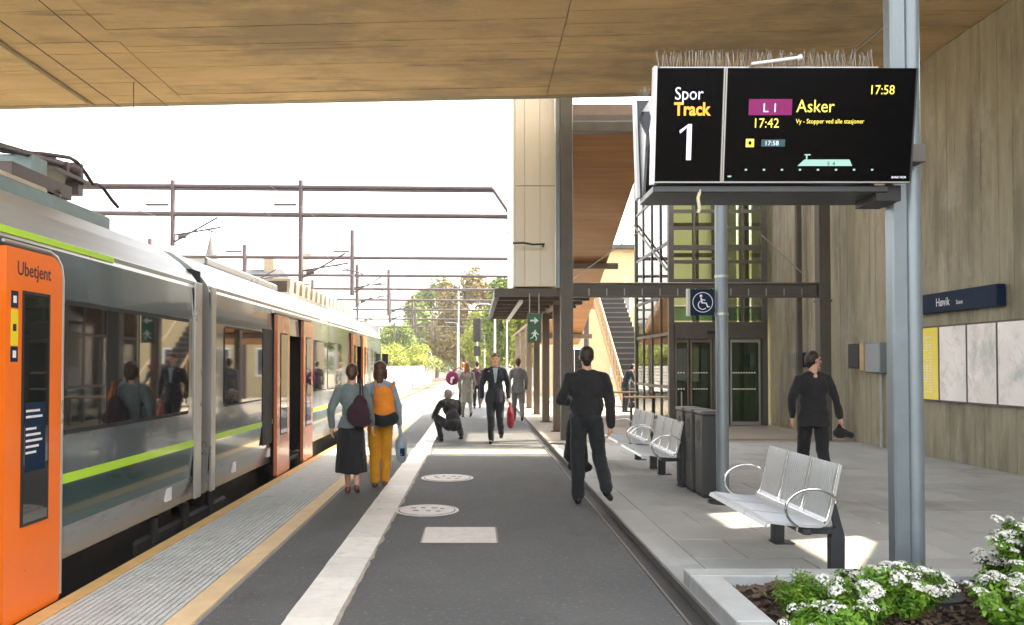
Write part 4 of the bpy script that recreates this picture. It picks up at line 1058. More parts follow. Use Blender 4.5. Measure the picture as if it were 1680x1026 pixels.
for (x, z, lab_) in ((-4.36, 4.75, 'thin contact wire hanging above the train roof'), (-8.9, 4.85, 'thin contact wire above the farther track')):
    t = thing('overhead_wire', lab_, 'wire', (x, 0, z), 0, 'overhead wires')
    g = MB(); g.tube((0, -6, 0), (0, 150, 0), .0055, n=5); g.build('contact_wire', 'catenary', t)
    g = MB(); pts = []
    for a, b in zip([-10, 26.5, 60, 88, 128], [26.5, 60, 88, 128, 160]):
        for k in range(12):
            u = k / 12; pts.append((0, a + (b - a) * u, 1.2 - 3.2 * u * (1 - u) * .9))
    g.path(pts, .0055, 5); g.build('messenger_wire', 'catenary', t)
    for k in range(16):
        g = MB(); y_ = 10 + k * 8.0; g.tube((0, y_, 0), (0, y_, .45), .005, n=4); g.build('dropper', 'catenary', t)
# side poles
for i, (x, y_, h, l_) in enumerate([(-2.3, 95, 7.5, 'slender pale mast standing left of the platform end'), (-1.6, 70, 8.2, 'slender pale lamp mast on the platform far end'), (1.2, 52, 5.5, 'pale lamp post right of the walking man in the suit'), (2.6, 68, 6.0, 'pale lamp post nearest the far green trees'), (.9, 90, 6.5, 'thin pale mast between the far trees')]):
    t = thing('lamp_mast', l_, 'mast', (x, y_, -.9 if y_ > PL else 0), 0, 'slender masts beyond the platform')
    g = MB(); g.tube((0, 0, 0), (0, 0, h), .10, .06, n=8); g.build('pole', 'galv', t)
    g = MB(); g.path([(0, 0, h - .05), (-.4, 0, h + .1), (-1.0, 0, h + .12)], .035, 6); g.box(-1.5, -.95, -.1, .1, h + .07, h + .14); g.build('lamp_head', 'galv', t)
sg = thing('railway_signal', 'dark railway signal head on a slim mast at the platform end', 'signal', (.05, 62, 0))
g = MB(); g.tube((0, 0, 0), (0, 0, 5.2), .07, n=8); g.build('pole', 'galv', sg)
g = MB(); g.box(-.33, .33, -.1, .05, 3.4, 5.3, bev=.08); g.build('signal_head', 'black', sg)
g = MB(); g.box(-.28, .28, -.1, .05, 2.3, 3.1, bev=.05); g.build('lower_head', 'black', sg)
for z in (5.0, 4.6, 4.2, 3.8):
    g = MB(); g.tube((0, -.2, z), (0, -.1, z), .10, n=12); g.build('lens_hood', 'rubber', sg)

# ------------------------------------------------------------------ far buildings
def house(x, y, w, d, h, rh, lab, wm='house', hip=True, base=-.9):
    t = thing('house', lab, 'house', (x, y, base))
    g = MB(); g.box(-w / 2, w / 2, -d / 2, d / 2, 0, h); g.build('wall', wm, t)
    g = MB(); r = w * .25 if hip else w / 2
    e = .4
    v = [(-w / 2 - e, -d / 2 - e, h), (w / 2 + e, -d / 2 - e, h), (w / 2 + e, d / 2 + e, h), (-w / 2 - e, d / 2 + e, h), (-r, 0, h + rh), (r, 0, h + rh)]
    g.add(v, [[0, 1, 5, 4], [1, 2, 5], [2, 3, 4, 5], [3, 0, 4], [0, 3, 2, 1]]); g.build('roof', 'rooftile', t)
    nw = int(w // 2.6)
    for i in range(nw):
        for z in (1.2, 4.0):
            if z + 1.6 < h:
                g = MB(); xx = -w / 2 + 1.2 + i * 2.6; g.box(xx, xx + 1.1, -d / 2 - .05, -d / 2 + .0, z, z + 1.4); f = g.build('window', 'signwhite', t)
                g = MB(); g.box(xx + .1, xx + 1.0, -d / 2 - .06, -d / 2 - .052, z + .1, z + 1.3); g.build('pane', 'glass_dark', f)
    g = MB(); g.box(w * .1, w * .1 + .8, -.4, .4, h + rh * .5, h + rh + 1.0); g.build('chimney', 'concrete', t)
    return t
house(-17.5, 62, 9, 8, 7.4, 2.6, 'house with a dark hipped roof showing above the train roof')
house(-30, 90, 12, 8, 6, 3, 'pale house farther left behind the train')
bt = thing('brick_stack', 'tan square masonry stack standing above the train roof', 'chimney stack', (-22, 102, -.9))
g = MB(); g.box(-.55, .55, -.55, .55, 0, 16.2, bev=.05); g.build('shaft', 'cream_box', bt); g = MB(); g.box(-.7, .7, -.7, .7, 16.2, 16.8); g.build('cap', 'concrete', bt)
ch = thing('church', 'distant church with a slim dark spire on the skyline', 'church', (-84, 250, 0))
g = MB(); g.box(-2.2, 2.2, -2.2, 2.2, 0, 33); g.build('tower', 'house', ch)
g = MB(); g.tube((0, 0, 33), (0, 0, 43.5), 2.6, .1, n=8); g.build('spire', 'black', ch)
g = MB(); g.box(-4, 4, 2, 22, 0, 14); g.build('nave', 'house', ch)
g = MB(); g.tube((0, 0, 43.4), (0, 0, 45.5), .15, n=6); g.box(-.6, .6, -.1, .1, 44.6, 44.85); g.build('cross', 'rooftile', ch)
for i, (x, y_, w, h, l_) in enumerate([(-16, 185, 14, 8, 'low white building in the haze beyond the fence'), (-30, 200, 16, 10, 'pale block at the far left beyond the fence'), (4, 190, 10, 7, 'small pale house between the far trees')]):
    house(x, y_, w, 9, h, 3, l_)

# ------------------------------------------------------------------ vegetation
def leaves(n, c, r, size, clumps=9, flat=.6, seed=0):
    rnd = random.Random(seed); g = MB(); cl = []
    for k in range(clumps):
        u = rnd.uniform(0, 2 * pi); w = rnd.uniform(-.9, .95); q = rnd.uniform(.45, .95)
        s = math.sqrt(1 - w * w) * q
        cl.append((V((c[0] + r[0] * s * cos(u), c[1] + r[1] * s * sin(u), c[2] + r[2] * w * q)), rnd.uniform(.28, .5)))
    vs = []; fs = []
    for i in range(n):
        cc, rad = cl[rnd.randrange(clumps)]
        d = V((rnd.gauss(0, 1), rnd.gauss(0, 1), rnd.gauss(0, 1))).normalized() * (rnd.random() ** .45)
        p = cc + V((d.x * r[0], d.y * r[1], d.z * r[2])) * rad
        nrm = (d + V((rnd.gauss(0, .6), rnd.gauss(0, .6), rnd.gauss(0, .6) + .4))).normalized()
        a = nrm.orthogonal().normalized(); a.rotate(Matrix.Rotation(rnd.uniform(0, 6.28), 3, nrm)); b = nrm.cross(a)
        s = size * rnd.uniform(.6, 1.3)
        k = len(vs); vs += [p - a * s, p + b * s * .45 + nrm * s * .15, p + a * s, p - b * s * .45 + nrm * s * .15]; fs += [[k, k + 1, k + 2, k + 3]]
    g.add(vs, fs); return g
def tree(x, y, h, cr, label, lm, seed, n=14000, base=-.9, size=None):
    t = thing('tree', label, 'tree', (x, y, base), 0, 'trees beyond the platform end')
    rnd = random.Random(seed)
    g = MB(); g.tube((0, 0, 0), (.2, .1, h * .55), h * .025, h * .012, n=8)
    for k in range(6):
        a = rnd.uniform(0, 6.28); z = h * rnd.uniform(.25, .5)
        g.tube((.1, 0, z), (cos(a) * cr * .6, sin(a) * cr * .6, z + h * .25), h * .010, h * .004, n=6)
    g.build('trunk', 'bark', t)
    l = leaves(n, (0, 0, h * .58), (cr, cr, h * .42), size or h * .024, clumps=16, seed=seed)
    l.build('crown', lm, t)
tl = [(-11.5, 118, 8.5, 3.2, 'small pale green tree left of the track', 'leaf_far'), (-9, 100, 5.5, 3.6, 'yellow green bush by the white fence end', 'leaf_far2'), (-13.5, 96, 5.5, 3.2, 'yellow green bush left behind the train front', 'leaf_far2'),
      (-7.5, 150, 17.5, 6.2, 'tall green tree straight beyond the track', 'leaf_far'), (-4.0, 140, 11, 4, 'lower dark green tree before the tall one', 'leaf_far'),
      (-2.0, 128, 16.5, 5.0, 'tall reddish brown tree beside the green one', 'leaf_brown'), (1.0, 118, 11.5, 3.4, 'yellow green tree under the brown crown', 'leaf_far2'),
      (4.1, 84, 12.0, 4.0, 'bright green tree behind the far canopy columns', 'leaf_far'), (2.6, 96, 10.5, 3.8, 'yellow tree left of the bright green one', 'leaf_far2'), (6.5, 72, 10.5, 3.3, 'bright yellow green tree close behind the pale clad box', 'leaf_far2'),
      (-15, 165, 12, 5, 'distant green tree at the horizon on the left', 'leaf_far'), (12, 60, 9, 4, 'green tree behind the lift tower', 'leaf_far')]
for i, (x, y_, h, cr, l_, lm) in enumerate(tl): tree(x, y_, h, cr, l_, lm, 100 + i)
g = MB()
for k in range(60):
    pass
hd = leaves(26000, (0, 0, 1.6), (60, 5, 3.4), .35, clumps=60, seed=5)
hd = hd.build('distant_woodland', 'leaf_far', None, (-8, 215, 0)); stuff(tag(hd, 'distant belt of green woodland along the horizon', 'woodland'))

# planter shrubs
def florets():
    g = MB(); rnd = random.Random(3)
    for i in range(26):
        u = rnd.uniform(0, 6.28); w = rnd.uniform(.0, 1); s = math.sqrt(1 - w * w)
        n_ = V((s * cos(u), s * sin(u), w)); p = V((n_.x * .034, n_.y * .034, n_.z * .018))
        a = n_.orthogonal().normalized(); a.rotate(Matrix.Rotation(rnd.uniform(0, 6), 3, n_)); b = n_.cross(a); r = .0095
        vs = [p + n_ * .002]
        for k in range(8):
            rr = r * (1 if k % 2 == 0 else .55); t = 2 * pi * k / 8; vs.append(p + a * rr * cos(t) + b * rr * sin(t) + n_ * (.004 if k % 2 == 0 else 0))
        g.add(vs, [[0, 1 + k, 1 + (k + 1) % 8] for k in range(8)])
    return g
FL = None
def shrub(x, y, r, h, label, nl, nf, seed, spiky=False):
    global FL
    t = thing('flowering_shrub' if nf else 'leafy_shrub', label, 'shrub', (x, y, .03), 0, 'shrubs in the planter')
    rnd = random.Random(seed); vs = []; fs = []; g = MB(); st_ = MB()
    tips = []
    for k in range(34 if not spiky else 60):
        a = rnd.uniform(0, 6.28); q = rnd.random() ** .55
        tip = V((cos(a) * r[0] * q, sin(a) * r[1] * q, h * math.sqrt(max(.05, 1 - q * q * .8)) * rnd.uniform(.75, 1.05))); tips.append(tip)
        st_.path([(tip.x * .15, tip.y * .15, 0), (tip.x * .5, tip.y * .5, tip.z * .6), tuple(tip)], .003, 4)
    st_.build('stems', 'bark', t)
    for i in range(nl):
        tip = rnd.choice(tips); u = rnd.uniform(.25, 1.02); p = V((tip.x * (.15 + .85 * u), tip.y * (.15 + .85 * u), tip.z * u ** .8))
        p += V((rnd.gauss(0, .022), rnd.gauss(0, .022), rnd.gauss(0, .018)))
        d = V((p.x / r[0], p.y / r[1], .3)).normalized() if not spiky else V((rnd.gauss(0, .5), rnd.gauss(0, .5), 1))
        nrm = (d + V((rnd.gauss(0, .5), rnd.gauss(0, .5), rnd.gauss(0, .5) + .7))).normalized()
        a = nrm.orthogonal().normalized(); a.rotate(Matrix.Rotation(rnd.uniform(0, 6.28), 3, nrm)); b = nrm.cross(a)
        s = (.022 if not spiky else .016) * rnd.uniform(.6, 1.25)
        k = len(vs); w_ = .42 if not spiky else .3
        vs += [p - a * s, p - a * s * .2 + b * s * w_ - nrm * s * .1, p + a * s * .5 + b * s * w_ * .8 - nrm * s * .15, p + a * s * 1.1 - nrm * s * .3, p + a * s * .5 - b * s * w_ * .8 - nrm * s * .15, p - a * s * .2 - b * s * w_ - nrm * s * .1]
        fs += [[k, k + 1, k + 2, k + 3], [k, k + 3, k + 4, k + 5]]
    g.add(vs, fs); stuff(g.build('foliage', 'leaf', t))
    for i in range(nf):
        tip = rnd.choice(tips); p = tip * rnd.uniform(.80, 1.04) + V((rnd.gauss(0, .04), rnd.gauss(0, .04), .012))
        rot = (rnd.uniform(-.5, .5), rnd.uniform(-.5, .5), rnd.uniform(0, 6)); sc = rnd.uniform(.75, 1.45)
        if FL is None:
            FL = florets().build('flower_cluster', 'petal', t, p, rot)
        else: inst(FL, 'flower_cluster', t, p, rot, (sc,) * 3)
shrub(2.02, 4.93, (.19, .22), .27, 'small bright green spiky shrub at the planter front corner', 8000, 0, 11, True)
shrub(2.52, 4.85, (.40, .36), .36, 'white flowering shrub in the middle at the column foot', 12000, 120, 12)
shrub(3.15, 4.66, (.36, .34), .34, 'low white flowering shrub before the thick column', 9500, 80, 13)
shrub(3.62, 5.05, (.46, .46), .60, 'tallest white flowering shrub at the right edge', 16000, 150, 14)
shrub(4.15, 5.15, (.40, .42), .64, 'white flowering shrub cut off by the right border', 12000, 100, 15)
shrub(2.05, 4.55, (.26, .2), .22, 'low green shrub cut off by the lower border', 5000, 20, 16)

# ------------------------------------------------------------------ PEOPLE
def organic(shapes, voxel, name, m, parent, smooth=3, disp=0, seed=0, fz=1.0):
    g = MB()
    for s in shapes:
        if s[0] == 'c':
            p, q, r0, r1 = V(s[1]), V(s[2]), s[3], s[4]
            g.tube(p, q, r0, r1, n=16); g.ell(p, r0, nu=14, nv=8); g.ell(q, r1, nu=14, nv=8)
        elif s[0] == 'f':   # stack of elliptical rings: (x, y, z, rx, ry)
            N = 28; rg = s[1]
            vs = [(x + rx * cos(2 * pi * i / N), y + ry * sin(2 * pi * i / N), z) for (x, y, z, rx, ry) in rg for i in range(N)]
            g.add(vs, [[k * N + i, k * N + (i + 1) % N, (k + 1) * N + (i + 1) % N, (k + 1) * N + i] for k in range(len(rg) - 1) for i in range(N)] + [list(range(N))[::-1], list(range((len(rg) - 1) * N, len(rg) * N))])
        else: g.ell(s[1], s[2], s[3] if len(s) > 3 else None, nu=20, nv=12)
    o = g.build(name, m, None)
    md = o.modifiers.new('r', 'REMESH'); md.mode = 'VOXEL'; md.voxel_size = voxel
    if smooth:
        ms_ = o.modifiers.new('s', 'SMOOTH'); ms_.iterations = smooth; ms_.factor = .5
    dg = bpy.context.evaluated_depsgraph_get(); dg.update()
    me = bpy.data.meshes.new_from_object(o.evaluated_get(dg))
    old = o.data; o.modifiers.clear(); o.data = me; bpy.data.meshes.remove(old)
    me.name = name
    if disp:
        nr = [v.normal.copy() for v in me.vertices]
        off = V((seed * 3.1, seed * 1.7, 0))
        for v, n_ in zip(me.vertices, nr):
            c = v.co; d = mnoise.noise(V((c.x * 8, c.y * 8, c.z * 9 * fz)) + off) + .5 * abs(mnoise.noise(V((c.x * 17, c.y * 17, c.z * 17 * fz)) + off))
            v.co = c + n_ * d * disp
    me.polygons.foreach_set('use_smooth', [True] * len(me.polygons))
    o.parent = parent
    return o

def hand(w, d, side, curl=.5, k=1.0):
    """palm + four fingers + thumb. w wrist, d direction of the hand, side = outward vector towards the thumb"""
    w = V(w); d = V(d).normalized(); th = (V(side) - d * V(side).dot(d)).normalized(); nrm = d.cross(th).normalized()
    sh = [('c', w, w + d * .05 * k, .024 * k, .030 * k), ('c', w + d * .03 * k + th * .018 * k, w + d * .085 * k + th * .025 * k, .018 * k, .014 * k), ('c', w + d * .03 * k - th * .018 * k, w + d * .08 * k - th * .026 * k, .018 * k, .013 * k)]
    for i, (o, L) in enumerate(((.028, .068), (.010, .078), (-.010, .073), (-.028, .056))):
        b = w + d * .085 * k + th * o * k; m1 = b + (d * cos(curl * .5) + nrm * sin(curl * .5)) * L * .5 * k
        m2 = m1 + (d * cos(curl * 1.5) + nrm * sin(curl * 1.5)) * L * .5 * k
        sh += [('c', b, m1, .0095 * k, .0088 * k), ('c', m1, m2, .0088 * k, .0072 * k)]
    tb_ = w + d * .03 * k + th * .03 * k; t1 = tb_ + (d * .7 + th * .6 + nrm * .2).normalized() * .035 * k; t2 = t1 + (d * .95 + th * .15 + nrm * .25).normalized() * .03 * k
    sh += [('c', tb_, t1, .014 * k, .011 * k), ('c', t1, t2, .011 * k, .009 * k)]
    return sh

BASE = dict(pelvis=(0, 0, .95), waist=(0, 0, 1.10), chest=(0, .0, 1.30), neck=(0, -.01, 1.46), head=(0, .015, 1.635),
            shL=(-.172, 0, 1.395), shR=(.172, 0, 1.395), elL=(-.228, -.02, 1.12), elR=(.228, -.02, 1.12), wrL=(-.235, .06, .88), wrR=(.235, .06, .88),
            hipL=(-.09, 0, .92), hipR=(.09, 0, .92), knL=(-.10, .02, .50), knR=(.10, .02, .50), anL=(-.10, -.02, .09), anR=(.10, -.02, .09), yaw=0,
            toeL=(0, .16, -.05), toeR=(0, .16, -.05), handL=(0, .05, -1), handR=(0, .05, -1))

def person(label, loc, rz, H, pose, top, bottom, hair, vox=.010, shoes='shoe_black', hem=.80, skirt=None, shirt=None, lapels=False, coat=False,
           female=False, bulk=1.0, short=False, glasses=False, group=None, seed=0, trmat=None, arms='top', name='person', cuff=.055):
    P = dict(BASE); P.update(pose); J = {k: (V(v) if isinstance(v, tuple) else v) for k, v in P.items()}
    root = thing(name, label, 'person', loc, rz, group)
    k = H / 1.77; root.scale = (k, k, k)
    sw = (.92 if female else 1.0) * bulk
    up = (J['chest'] - J['pelvis']).normalized()
    hd_ = J['head']; hr = Euler((0, 0, J['yaw'])).to_matrix()
    def hp(x, y, z): return hd_ + hr @ V((x, y, z))
    # body: one continuous mesh
    sh = [('e', J['chest'], (.150 * sw, .10, .17)), ('e', J['waist'], (.125 * sw, .095, .15)), ('e', J['pelvis'], (.155, .11, .12)), ('c', J['chest'], J['pelvis'], .10, .11),
          ('c', J['shL'], J['shR'], .052, .052), ('c', J['chest'] + (J['neck'] - J['chest']) * .6, J['neck'], .085, .056), ('c', J['neck'], hd_ + V((0, 0, -.05)), .054, .052),
          ('e', hp(0, -.005, .03), (.075, .093, .090)), ('e', hp(0, .018, -.045), (.058, .070, .072)), ('c', hp(0, .085, .015), hp(0, .104, -.022), .010, .015),
          ('e', hp(.076, -.005, -.005), (.010, .018, .030)), ('e', hp(-.076, -.005, -.005), (.010, .018, .030)), ('c', hp(-.03, .078, .03), hp(.03, .078, .03), .012, .012), ('e', hp(0, .070, -.095), (.026, .022, .020))]
    for s in 'LR':
        sd_ = -1 if s == 'L' else 1
        sh += [('c', J['sh' + s], J['el' + s], .047, .038), ('c', J['el' + s], J['wr' + s], .038, .025)]
        sh += hand(J['wr' + s], J['hand' + s], P.get('thumb' + s, (0, 1, .2)), curl=P.get('curl', .5))
        sh += [('c', J['hip' + s], J['kn' + s], .082, .056), ('c', J['kn' + s], J['an' + s], .054, .036)]
        toe = J['an' + s] + J['toe' + s]; sh += [('c', J['an' + s], J['an' + s] + (toe - J['an' + s]) * .1 + V((0, 0, -.03)), .036, .036), ('c', J['an' + s] + V((0, 0, -.05)), toe, .034, .026)]
    organic(sh, vox, 'body', 'skin', root, 2)
    # face
    g = MB()
    for s in (-1, 1): g.ell(hp(s * .029, .083, .008), (.0105, .006, .007), nu=8, nv=6)
    g.build('eye', 'eye', root)
    g = MB(); g.ell(hp(0, .089, -.058), (.024, .006, .007), nu=10, nv=6); g.build('mouth', 'lip', root)
    # hair
    hm = {'d': 'hair_dark', 'b': 'hair_brown', 'g': 'hair_ginger', 'y': 'hair_grey'}[hair[0]]
    if hair[1] == 's': hs_ = [('e', hp(0, -.014, .043), (.081, .096, .088)), ('e', hp(0, -.030, .015), (.079, .082, .088)), ('c', hp(0, -.055, -.02), hp(0, -.045, -.06), .058, .046), ('c', hp(-.072, -.005, .0), hp(-.072, -.0, -.025), .012, .008), ('c', hp(.072, -.005, .0), hp(.072, 0, -.025), .012, .008)]
    elif hair[1] == 'm': hs_ = [('e', hp(0, -.018, .045), (.092, .108, .092)), ('e', hp(0, -.04, -.03), (.095, .085, .11)), ('e', hp(-.07, -.01, -.05), (.03, .05, .09)), ('e', hp(.07, -.01, -.05), (.03, .05, .09)), ('c', hp(0, -.06, -.1), hp(0, -.07, -.16), .06, .045)]
    elif hair[1] == 'l': hs_ = [('e', hp(0, -.018, .045), (.095, .11, .094)), ('e', hp(0, -.04, -.03), (.10, .09, .12)), ('c', hp(-.04, -.07, -.1), hp(-.05, -.08, -.22), .06, .035), ('c', hp(.04, -.07, -.1), hp(.05, -.08, -.22), .06, .035)]
    else: hs_ = [('e', hp(0, -.015, .05), (.085, .10, .088)), ('e', hp(0, -.045, .0), (.085, .075, .085)), ('e', hp(0, -.10, .05), (.04, .04, .04))]
    organic(hs_, max(.007, vox * .8), 'hair', hm, root, 2, disp=.006, seed=seed)
    # upper garment
    e = .018
    tp = [('e', J['chest'], (.175 * sw, .122, .185)), ('e', J['waist'], (.15 * sw, .118, .17)), ('c', J['chest'], J['pelvis'], .118, .125), ('c', J['shL'], J['shR'], .058, .058), ('c', J['neck'] + (J['shL'] - J['neck']) * .28, J['shL'], .058, .052), ('c', J['neck'] + (J['shR'] - J['neck']) * .28, J['shR'], .058, .052),
          ('c', J['chest'] + (J['neck'] - J['chest']) * .5, J['chest'] + (J['neck'] - J['chest']) * .86, .10, .07)]
    hz = hem; pz = J['pelvis']
    if not short:
        tp += [('e', J['pelvis'], (.178, .132, .13))]
        ex = .045 if coat else .015
        tp.append(('f', [(pz.x, pz.y, pz.z + .10, .150, .118), (pz.x, pz.y, pz.z, .178, .135), (pz.x, pz.y, (pz.z + hz) / 2, .186, .138 + ex * .5), (pz.x, pz.y, hz, .195, .138 + ex)]))
    else: tp += [('e', J['pelvis'] + V((0, 0, .06)), (.160, .125, .09))]
    for s in 'LR':
        el, wr = J['el' + s], J['wr' + s]
        tp += [('c', J['sh' + s], el, .062, .055), ('c', el, el + (wr - el) * .93, .056, .040)]
    t_ = organic(tp, vox * 1.1, 'jacket' if lapels or coat else 'top', top, root, 3, disp=.017, seed=seed, fz=.6)
    if lapels:   # shirt front and tie area, facing +y
        g = MB(); c_ = J['chest']
        yy = c_.y + .128
        g.add([(c_.x - .055, yy - .02, c_.z + .17), (c_.x + .055, yy - .02, c_.z + .17), (c_.x + .012, yy + .016, c_.z - .12), (c_.x - .012, yy + .016, c_.z - .12), (c_.x - .055, yy - .06, c_.z + .17), (c_.x + .055, yy - .06, c_.z + .17), (c_.x + .012, yy - .02, c_.z - .12), (c_.x - .012, yy - .02, c_.z - .12)],
              [[0, 1, 2, 3], [4, 7, 6, 5], [0, 4, 5, 1], [1, 5, 6, 2], [2, 6, 7, 3], [3, 7, 4, 0]]); g.build('shirt_front', 'c_shirt', root)
        for s in (-1, 1):
            g = MB(); g.prism([(c_.x + s * .05, c_.z + .16), (c_.x + s * .085, c_.z + .10), (c_.x + s * .07, c_.z + .06), (c_.x + s * .012, c_.z - .13)], 'y', yy + .002, yy + .014); g.build('lapel', top, root)
    if shirt:
        nk = J['neck']; g = MB(); g.tube(nk + V((0, 0, -.045)), nk + V((0, .008, .008)), .072, .062, n=20); g.build('collar', shirt, root)
    # lower garment
    if skirt:
        bt_ = [('f', [(0, 0, 1.02, .135, .10), (0, 0, .92, .172, .132), (0, 0, .70, .19, .15), (0, .0, skirt + .1, .21, .175), (0, 0, skirt, .215, .18)])]
        organic(bt_, vox * 1.1, 'skirt', bottom, root, 2, disp=.030, seed=seed + 5, fz=.12)
    else:
        bt_ = [('e', J['pelvis'], (.165, .122, .115)), ('c', J['hipL'], J['hipR'], .09, .09)]
        for s in 'LR':
            h, kn, an = J['hip' + s], J['kn' + s], J['an' + s]
            bt_ += [('c', h, kn, .098, .075), ('c', kn, an + V((0, 0, .015)), .075, cuff)]
        organic(bt_, vox * 1.1, 'trousers', bottom, root, 3, disp=.014, seed=seed + 9, fz=.7)
    for s in 'LR':
        an = J['an' + s]; toe = an + J['toe' + s]; dd = (toe - an - V((0, 0, -.05))).normalized()
        organic([('c', an + V((0, 0, -.045)) - dd * .035, toe, .040, .034), ('c', an + V((0, 0, -.02)), an + V((0, 0, -.05)), .040, .042), ('c', an + V((0, 0, -.062)) - dd * .05, toe + V((0, 0, -.012)), .022, .02)], .009, 'shoe', shoes, root, 1)
    return root

walk = dict(knL=(-.10, .12, .52), anL=(-.10, .22, .09), knR=(.10, -.02, .50), anR=(.10, -.26, .16), toeR=(0, .13, -.10), toeL=(0, .17, -.03),
            elL=(-.24, -.08, 1.15), wrL=(-.24, -.06, .89), elR=(.24, 0, 1.13), wrR=(.23, .12, .90))
F = R(0)
# man in black, walking away (facing +y)
person('man in black jumper and black trousers striding away across the gutter', (1.27, 9.15, 0), R(-4), 1.83,
       dict(shL=(-.195, 0, 1.40), shR=(.195, 0, 1.40), knL=(-.10, .03, .50), anL=(-.10, .02, .09), hipL=(-.085, 0, .93), knR=(.14, .05, .53), anR=(.20, -.17, .20), toeR=(.05, .10, -.12), toeL=(.0, .17, -.04),
            elL=(-.29, -.03, 1.16), wrL=(-.16, .18, 1.12), handL=(.9, .3, 0), elR=(.255, -.03, 1.13), wrR=(.265, .0, .86), handR=(-.15, .1, -1), thumbR=(-.2, -1, 0), curl=.9),
       'c_black', 'c_charcoal', 'ds', vox=.009, shirt='c_shirt', hem=.95, short=True, seed=1, cuff=.072, bulk=1.24)
fj = thing('folded_jacket', 'dark folded jacket hanging from the left arm of the man in black', 'jacket', (1.19, 9.40, .62))
organic([('c', (0, 0, .36), (.02, .02, -.18), .09, .12), ('c', (-.05, 0, .3), (-.07, 0, -.1), .06, .09), ('e', (.04, .02, -.22), (.15, .08, .07))], .012, 'cloth', 'c_black', fj, 3, .02, 3)
# man on the right walking, face turned right
person('man in a black suit walking away beyond the nearest bench, face turned right', (4.37, 10.3, 0), R(-12), 1.80,
       dict(walk, yaw=R(-70), elL=(-.26, -.05, 1.15), wrL=(-.25, .02, .90), elR=(.27, .0, 1.14), wrR=(.33, .05, .90), handR=(.15, 0, -1), head=(.01, .03, 1.635)),
       'c_black', 'c_black', 'ds', vox=.009, hem=.80, seed=2, coat=True, bulk=1.1)
cm = thing('camera_bag', 'small black bag in the hand of the suited man on the right', 'bag', (4.72, 10.3, .72))
organic([('e', (0, 0, 0), (.10, .06, .07)), ('c', (.04, 0, .0), (.14, 0, -.03), .045, .04), ('c', (-.06, 0, .03), (-.02, 0, .11), .012, .012), ('c', (-.02, 0, .11), (.05, 0, .05), .012, .012)], .009, 'pouch', 'c_black', cm, 2, .004, 1)
# women
person('woman in teal jacket and long dark skirt walking away along the platform', (-1.55, 9.85, 0), R(3), 1.63,
       dict(walk, knL=(-.07, .05, .5), anL=(-.06, .12, .09), knR=(.07, -.02, .5), anR=(.08, -.12, .14), toeL=(0, .15, -.04), elL=(-.27, -.04, 1.14), wrL=(-.27, .02, .90), elR=(.24, -.02, 1.14), wrR=(.27, .05, .92)),
       'c_teal', 'c_black', 'bs', vox=.009, shoes='shoe_brown', hem=.90, skirt=.30, female=True, short=False, seed=4)
person('woman in light blue jacket and mustard trousers carrying an orange rucksack', (-1.27, 10.45, 0), R(2), 1.66,
       dict(walk, knL=(-.08, .03, .5), anL=(-.07, -.02, .09), knR=(.08, .06, .5), anR=(.06, .12, .09), toeL=(0, .14, -.05), toeR=(0, .15, -.04), elR=(.25, -.01, 1.13), wrR=(.27, .03, .88)),
       'c_blue', 'c_mustard', 'bm', vox=.009, shoes='shoe_brown', hem=.92, female=True, seed=6, cuff=.07)
hb = thing('dark_handbag', 'dark maroon shoulder bag on the back of the woman in teal', 'bag', (-1.44, 9.66, 1.02))
organic([('e', (0, 0, -.02), (.145, .065, .15)), ('e', (.02, 0, .1), (.09, .045, .12)), ('e', (.03, .01, -.11), (.14, .06, .07))], .010, 'pouch', 'c_maroon', hb, 3, .014, 4)
g = MB(); g.path([(.02, -.01, .15), (.02, .02, .30), (.0, .10, .41)], .011, 6); g.build('strap', 'c_maroon', hb)
g = MB(); g.path([(.06, -.01, .15), (.05, .02, .30), (.03, .10, .41)], .008, 6); g.build('strap', 'c_maroon', hb)
rk = thing('orange_rucksack', 'orange rucksack with black base on the back of the woman in mustard trousers', 'rucksack', (-1.20, 10.22, 1.06))
organic([('e', (0, 0, .06), (.135, .085, .22)), ('e', (0, .0, -.05), (.15, .085, .14))], .010, 'bag_body', 'c_orange', rk, 3, .01, 2)
organic([('e', (0.01, -.0, -.17), (.165, .10, .09)), ('c', (-.1, 0, -.14), (.12, 0, -.14), .085, .085)], .011, 'base_panel', 'c_black', rk, 3, .008, 2)
g = MB(); g.path([(-.1, .03, .22), (-.12, .12, .32), (-.12, .22, .30)], .018, 6); g.build('strap', 'c_orange', rk)
g = MB(); g.path([(.1, .03, .22), (.12, .12, .32), (.12, .22, .30)], .018, 6); g.build('strap', 'c_orange', rk)
pbg = thing('blue_carrier_bag', 'pale blue carrier bag with dark mark hanging from the hand of the woman with rucksack', 'bag', (-.985, 10.42, .52))
organic([('e', (0, 0, 0), (.075, .11, .15)), ('e', (0, 0, -.08), (.07, .12, .12)), ('c', (0, 0, .1), (-.02, 0, .26), .045, .012)], .010, 'bag_body', 'c_bagblue', pbg, 3, .016, 8)
g = MB(); g.box(-.01, .05, -.118, -.105, -.10, .0); g.build('print', 'navy', pbg)
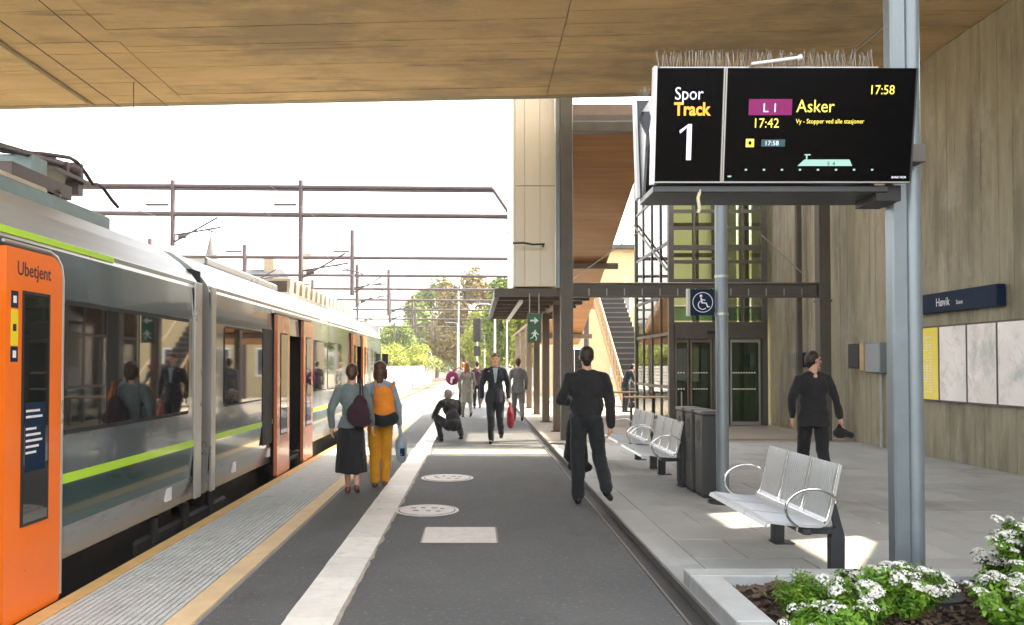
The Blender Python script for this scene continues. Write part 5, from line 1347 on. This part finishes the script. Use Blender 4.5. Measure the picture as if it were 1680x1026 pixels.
# man in dark suit walking towards the camera
person('man in a dark suit and open blue shirt walking towards the camera', (.38, 16.2, 0), R(180), 1.86,
       dict(walk, knR=(.09, .10, .52), anR=(.08, .10, .09), toeR=(.02, .16, -.04), knL=(-.09, .05, .50), anL=(-.12, -.22, .17), elL=(-.255, -.03, 1.14), wrL=(-.26, .04, .88), elR=(.255, -.03, 1.14), wrR=(.27, .03, .88)),
       'c_navy', 'c_navy', 'bs', vox=.010, hem=.80, lapels=True, shirt='c_shirt', seed=8)
rb = thing('red_shopping_bag', 'tall red bag carried beside the suited man walking towards us', 'bag', (.70, 16.4, .55))
organic([('e', (0, 0, 0), (.075, .12, .22)), ('e', (0, 0, -.12), (.08, .13, .14)), ('c', (0, 0, .18), (-.03, 0, .32), .02, .012)], .012, 'bag_body', 'c_red', rb, 2, .012, 8)
# crouching man
cr = dict(pelvis=(0, -.10, .34), waist=(0, -.06, .50), chest=(0, .05, .70), neck=(0, .14, .84), head=(0, .22, .96), shL=(-.19, .10, .80), shR=(.19, .10, .80),
          elL=(-.27, .25, .58), elR=(.27, .24, .56), wrL=(-.26, .42, .48), wrR=(.20, .42, .44), handL=(0, 1, -.4), handR=(-.3, 1, -.4),
          hipL=(-.10, -.10, .32), hipR=(.10, -.10, .32), knL=(-.24, .30, .50), knR=(.22, .28, .46), anL=(-.21, .06, .09), anR=(.20, -.05, .12), toeL=(-.02, .16, -.04), toeR=(.02, .14, -.07))
person('grey haired man in a dark jacket crouching on the platform', (-.53, 16.7, 0), R(22), 1.78, cr, 'c_black', 'c_charcoal', 'ys', vox=.011, hem=.30, seed=10, short=True)
# further people
person('man in a grey suit walking away beside the canopy columns', (1.17, 22.4, 0), R(0), 1.80, dict(walk), 'c_grey', 'c_grey', 'bs', vox=.013, hem=.80, seed=11, shirt='c_blue')
person('ginger haired woman in a long stone coloured coat walking away', (-.30, 24.2, 0), R(8), 1.70, dict(walk), 'c_stone', 'c_stone', 'gl', vox=.013, hem=.48, coat=True, female=True, seed=12)
mb_ = thing('magenta_bag', 'round magenta bag with pale print beside the woman in the stone coat', 'bag', (-.74, 24.0, 1.20))
organic([('e', (0, 0, 0), (.20, .12, .22))], .016, 'bag_body', 'c_magenta', mb_, 2, .01, 2)
g = MB(); g.prism([(-.06, -.12), (.0, -.16), (.02, -.02), (.08, .0), (.04, .06), (-.04, .02)], 'y', -.135, -.118); g.build('print', 'signwhite', mb_)
g = MB(); g.path([(0, 0, .2), (.2, 0, .32), (.35, .05, .25)], .015, 6); g.build('strap', 'c_magenta', mb_)
person('person in dark clothes with short dark hair walking far along the platform', (.02, 29, 0), R(0), 1.76, dict(walk), 'c_maroon', 'c_black', 'ds', vox=.014, hem=.85, seed=13)
person('fair haired person far along the platform beyond the stone coat', (-.55, 31, 0), R(0), 1.72, dict(walk), 'c_stone', 'c_charcoal', 'gs', vox=.014, hem=.85, seed=14)
person('person in dark jacket bending over the farther pale table', (5.05, 26.9, 0), R(-75), 1.74,
       dict(chest=(0, .10, 1.28), waist=(0, .03, 1.10), neck=(0, .19, 1.42), head=(0, .28, 1.55), shL=(-.18, .14, 1.38), shR=(.18, .14, 1.38), elL=(-.22, .22, 1.12), elR=(.22, .22, 1.12), wrL=(-.18, .40, .98), wrR=(.16, .42, .98), handL=(0, 1, -.2), handR=(0, 1, -.2)),
       'c_navy', 'c_navy', 'ds', vox=.013, hem=.82, seed=15)
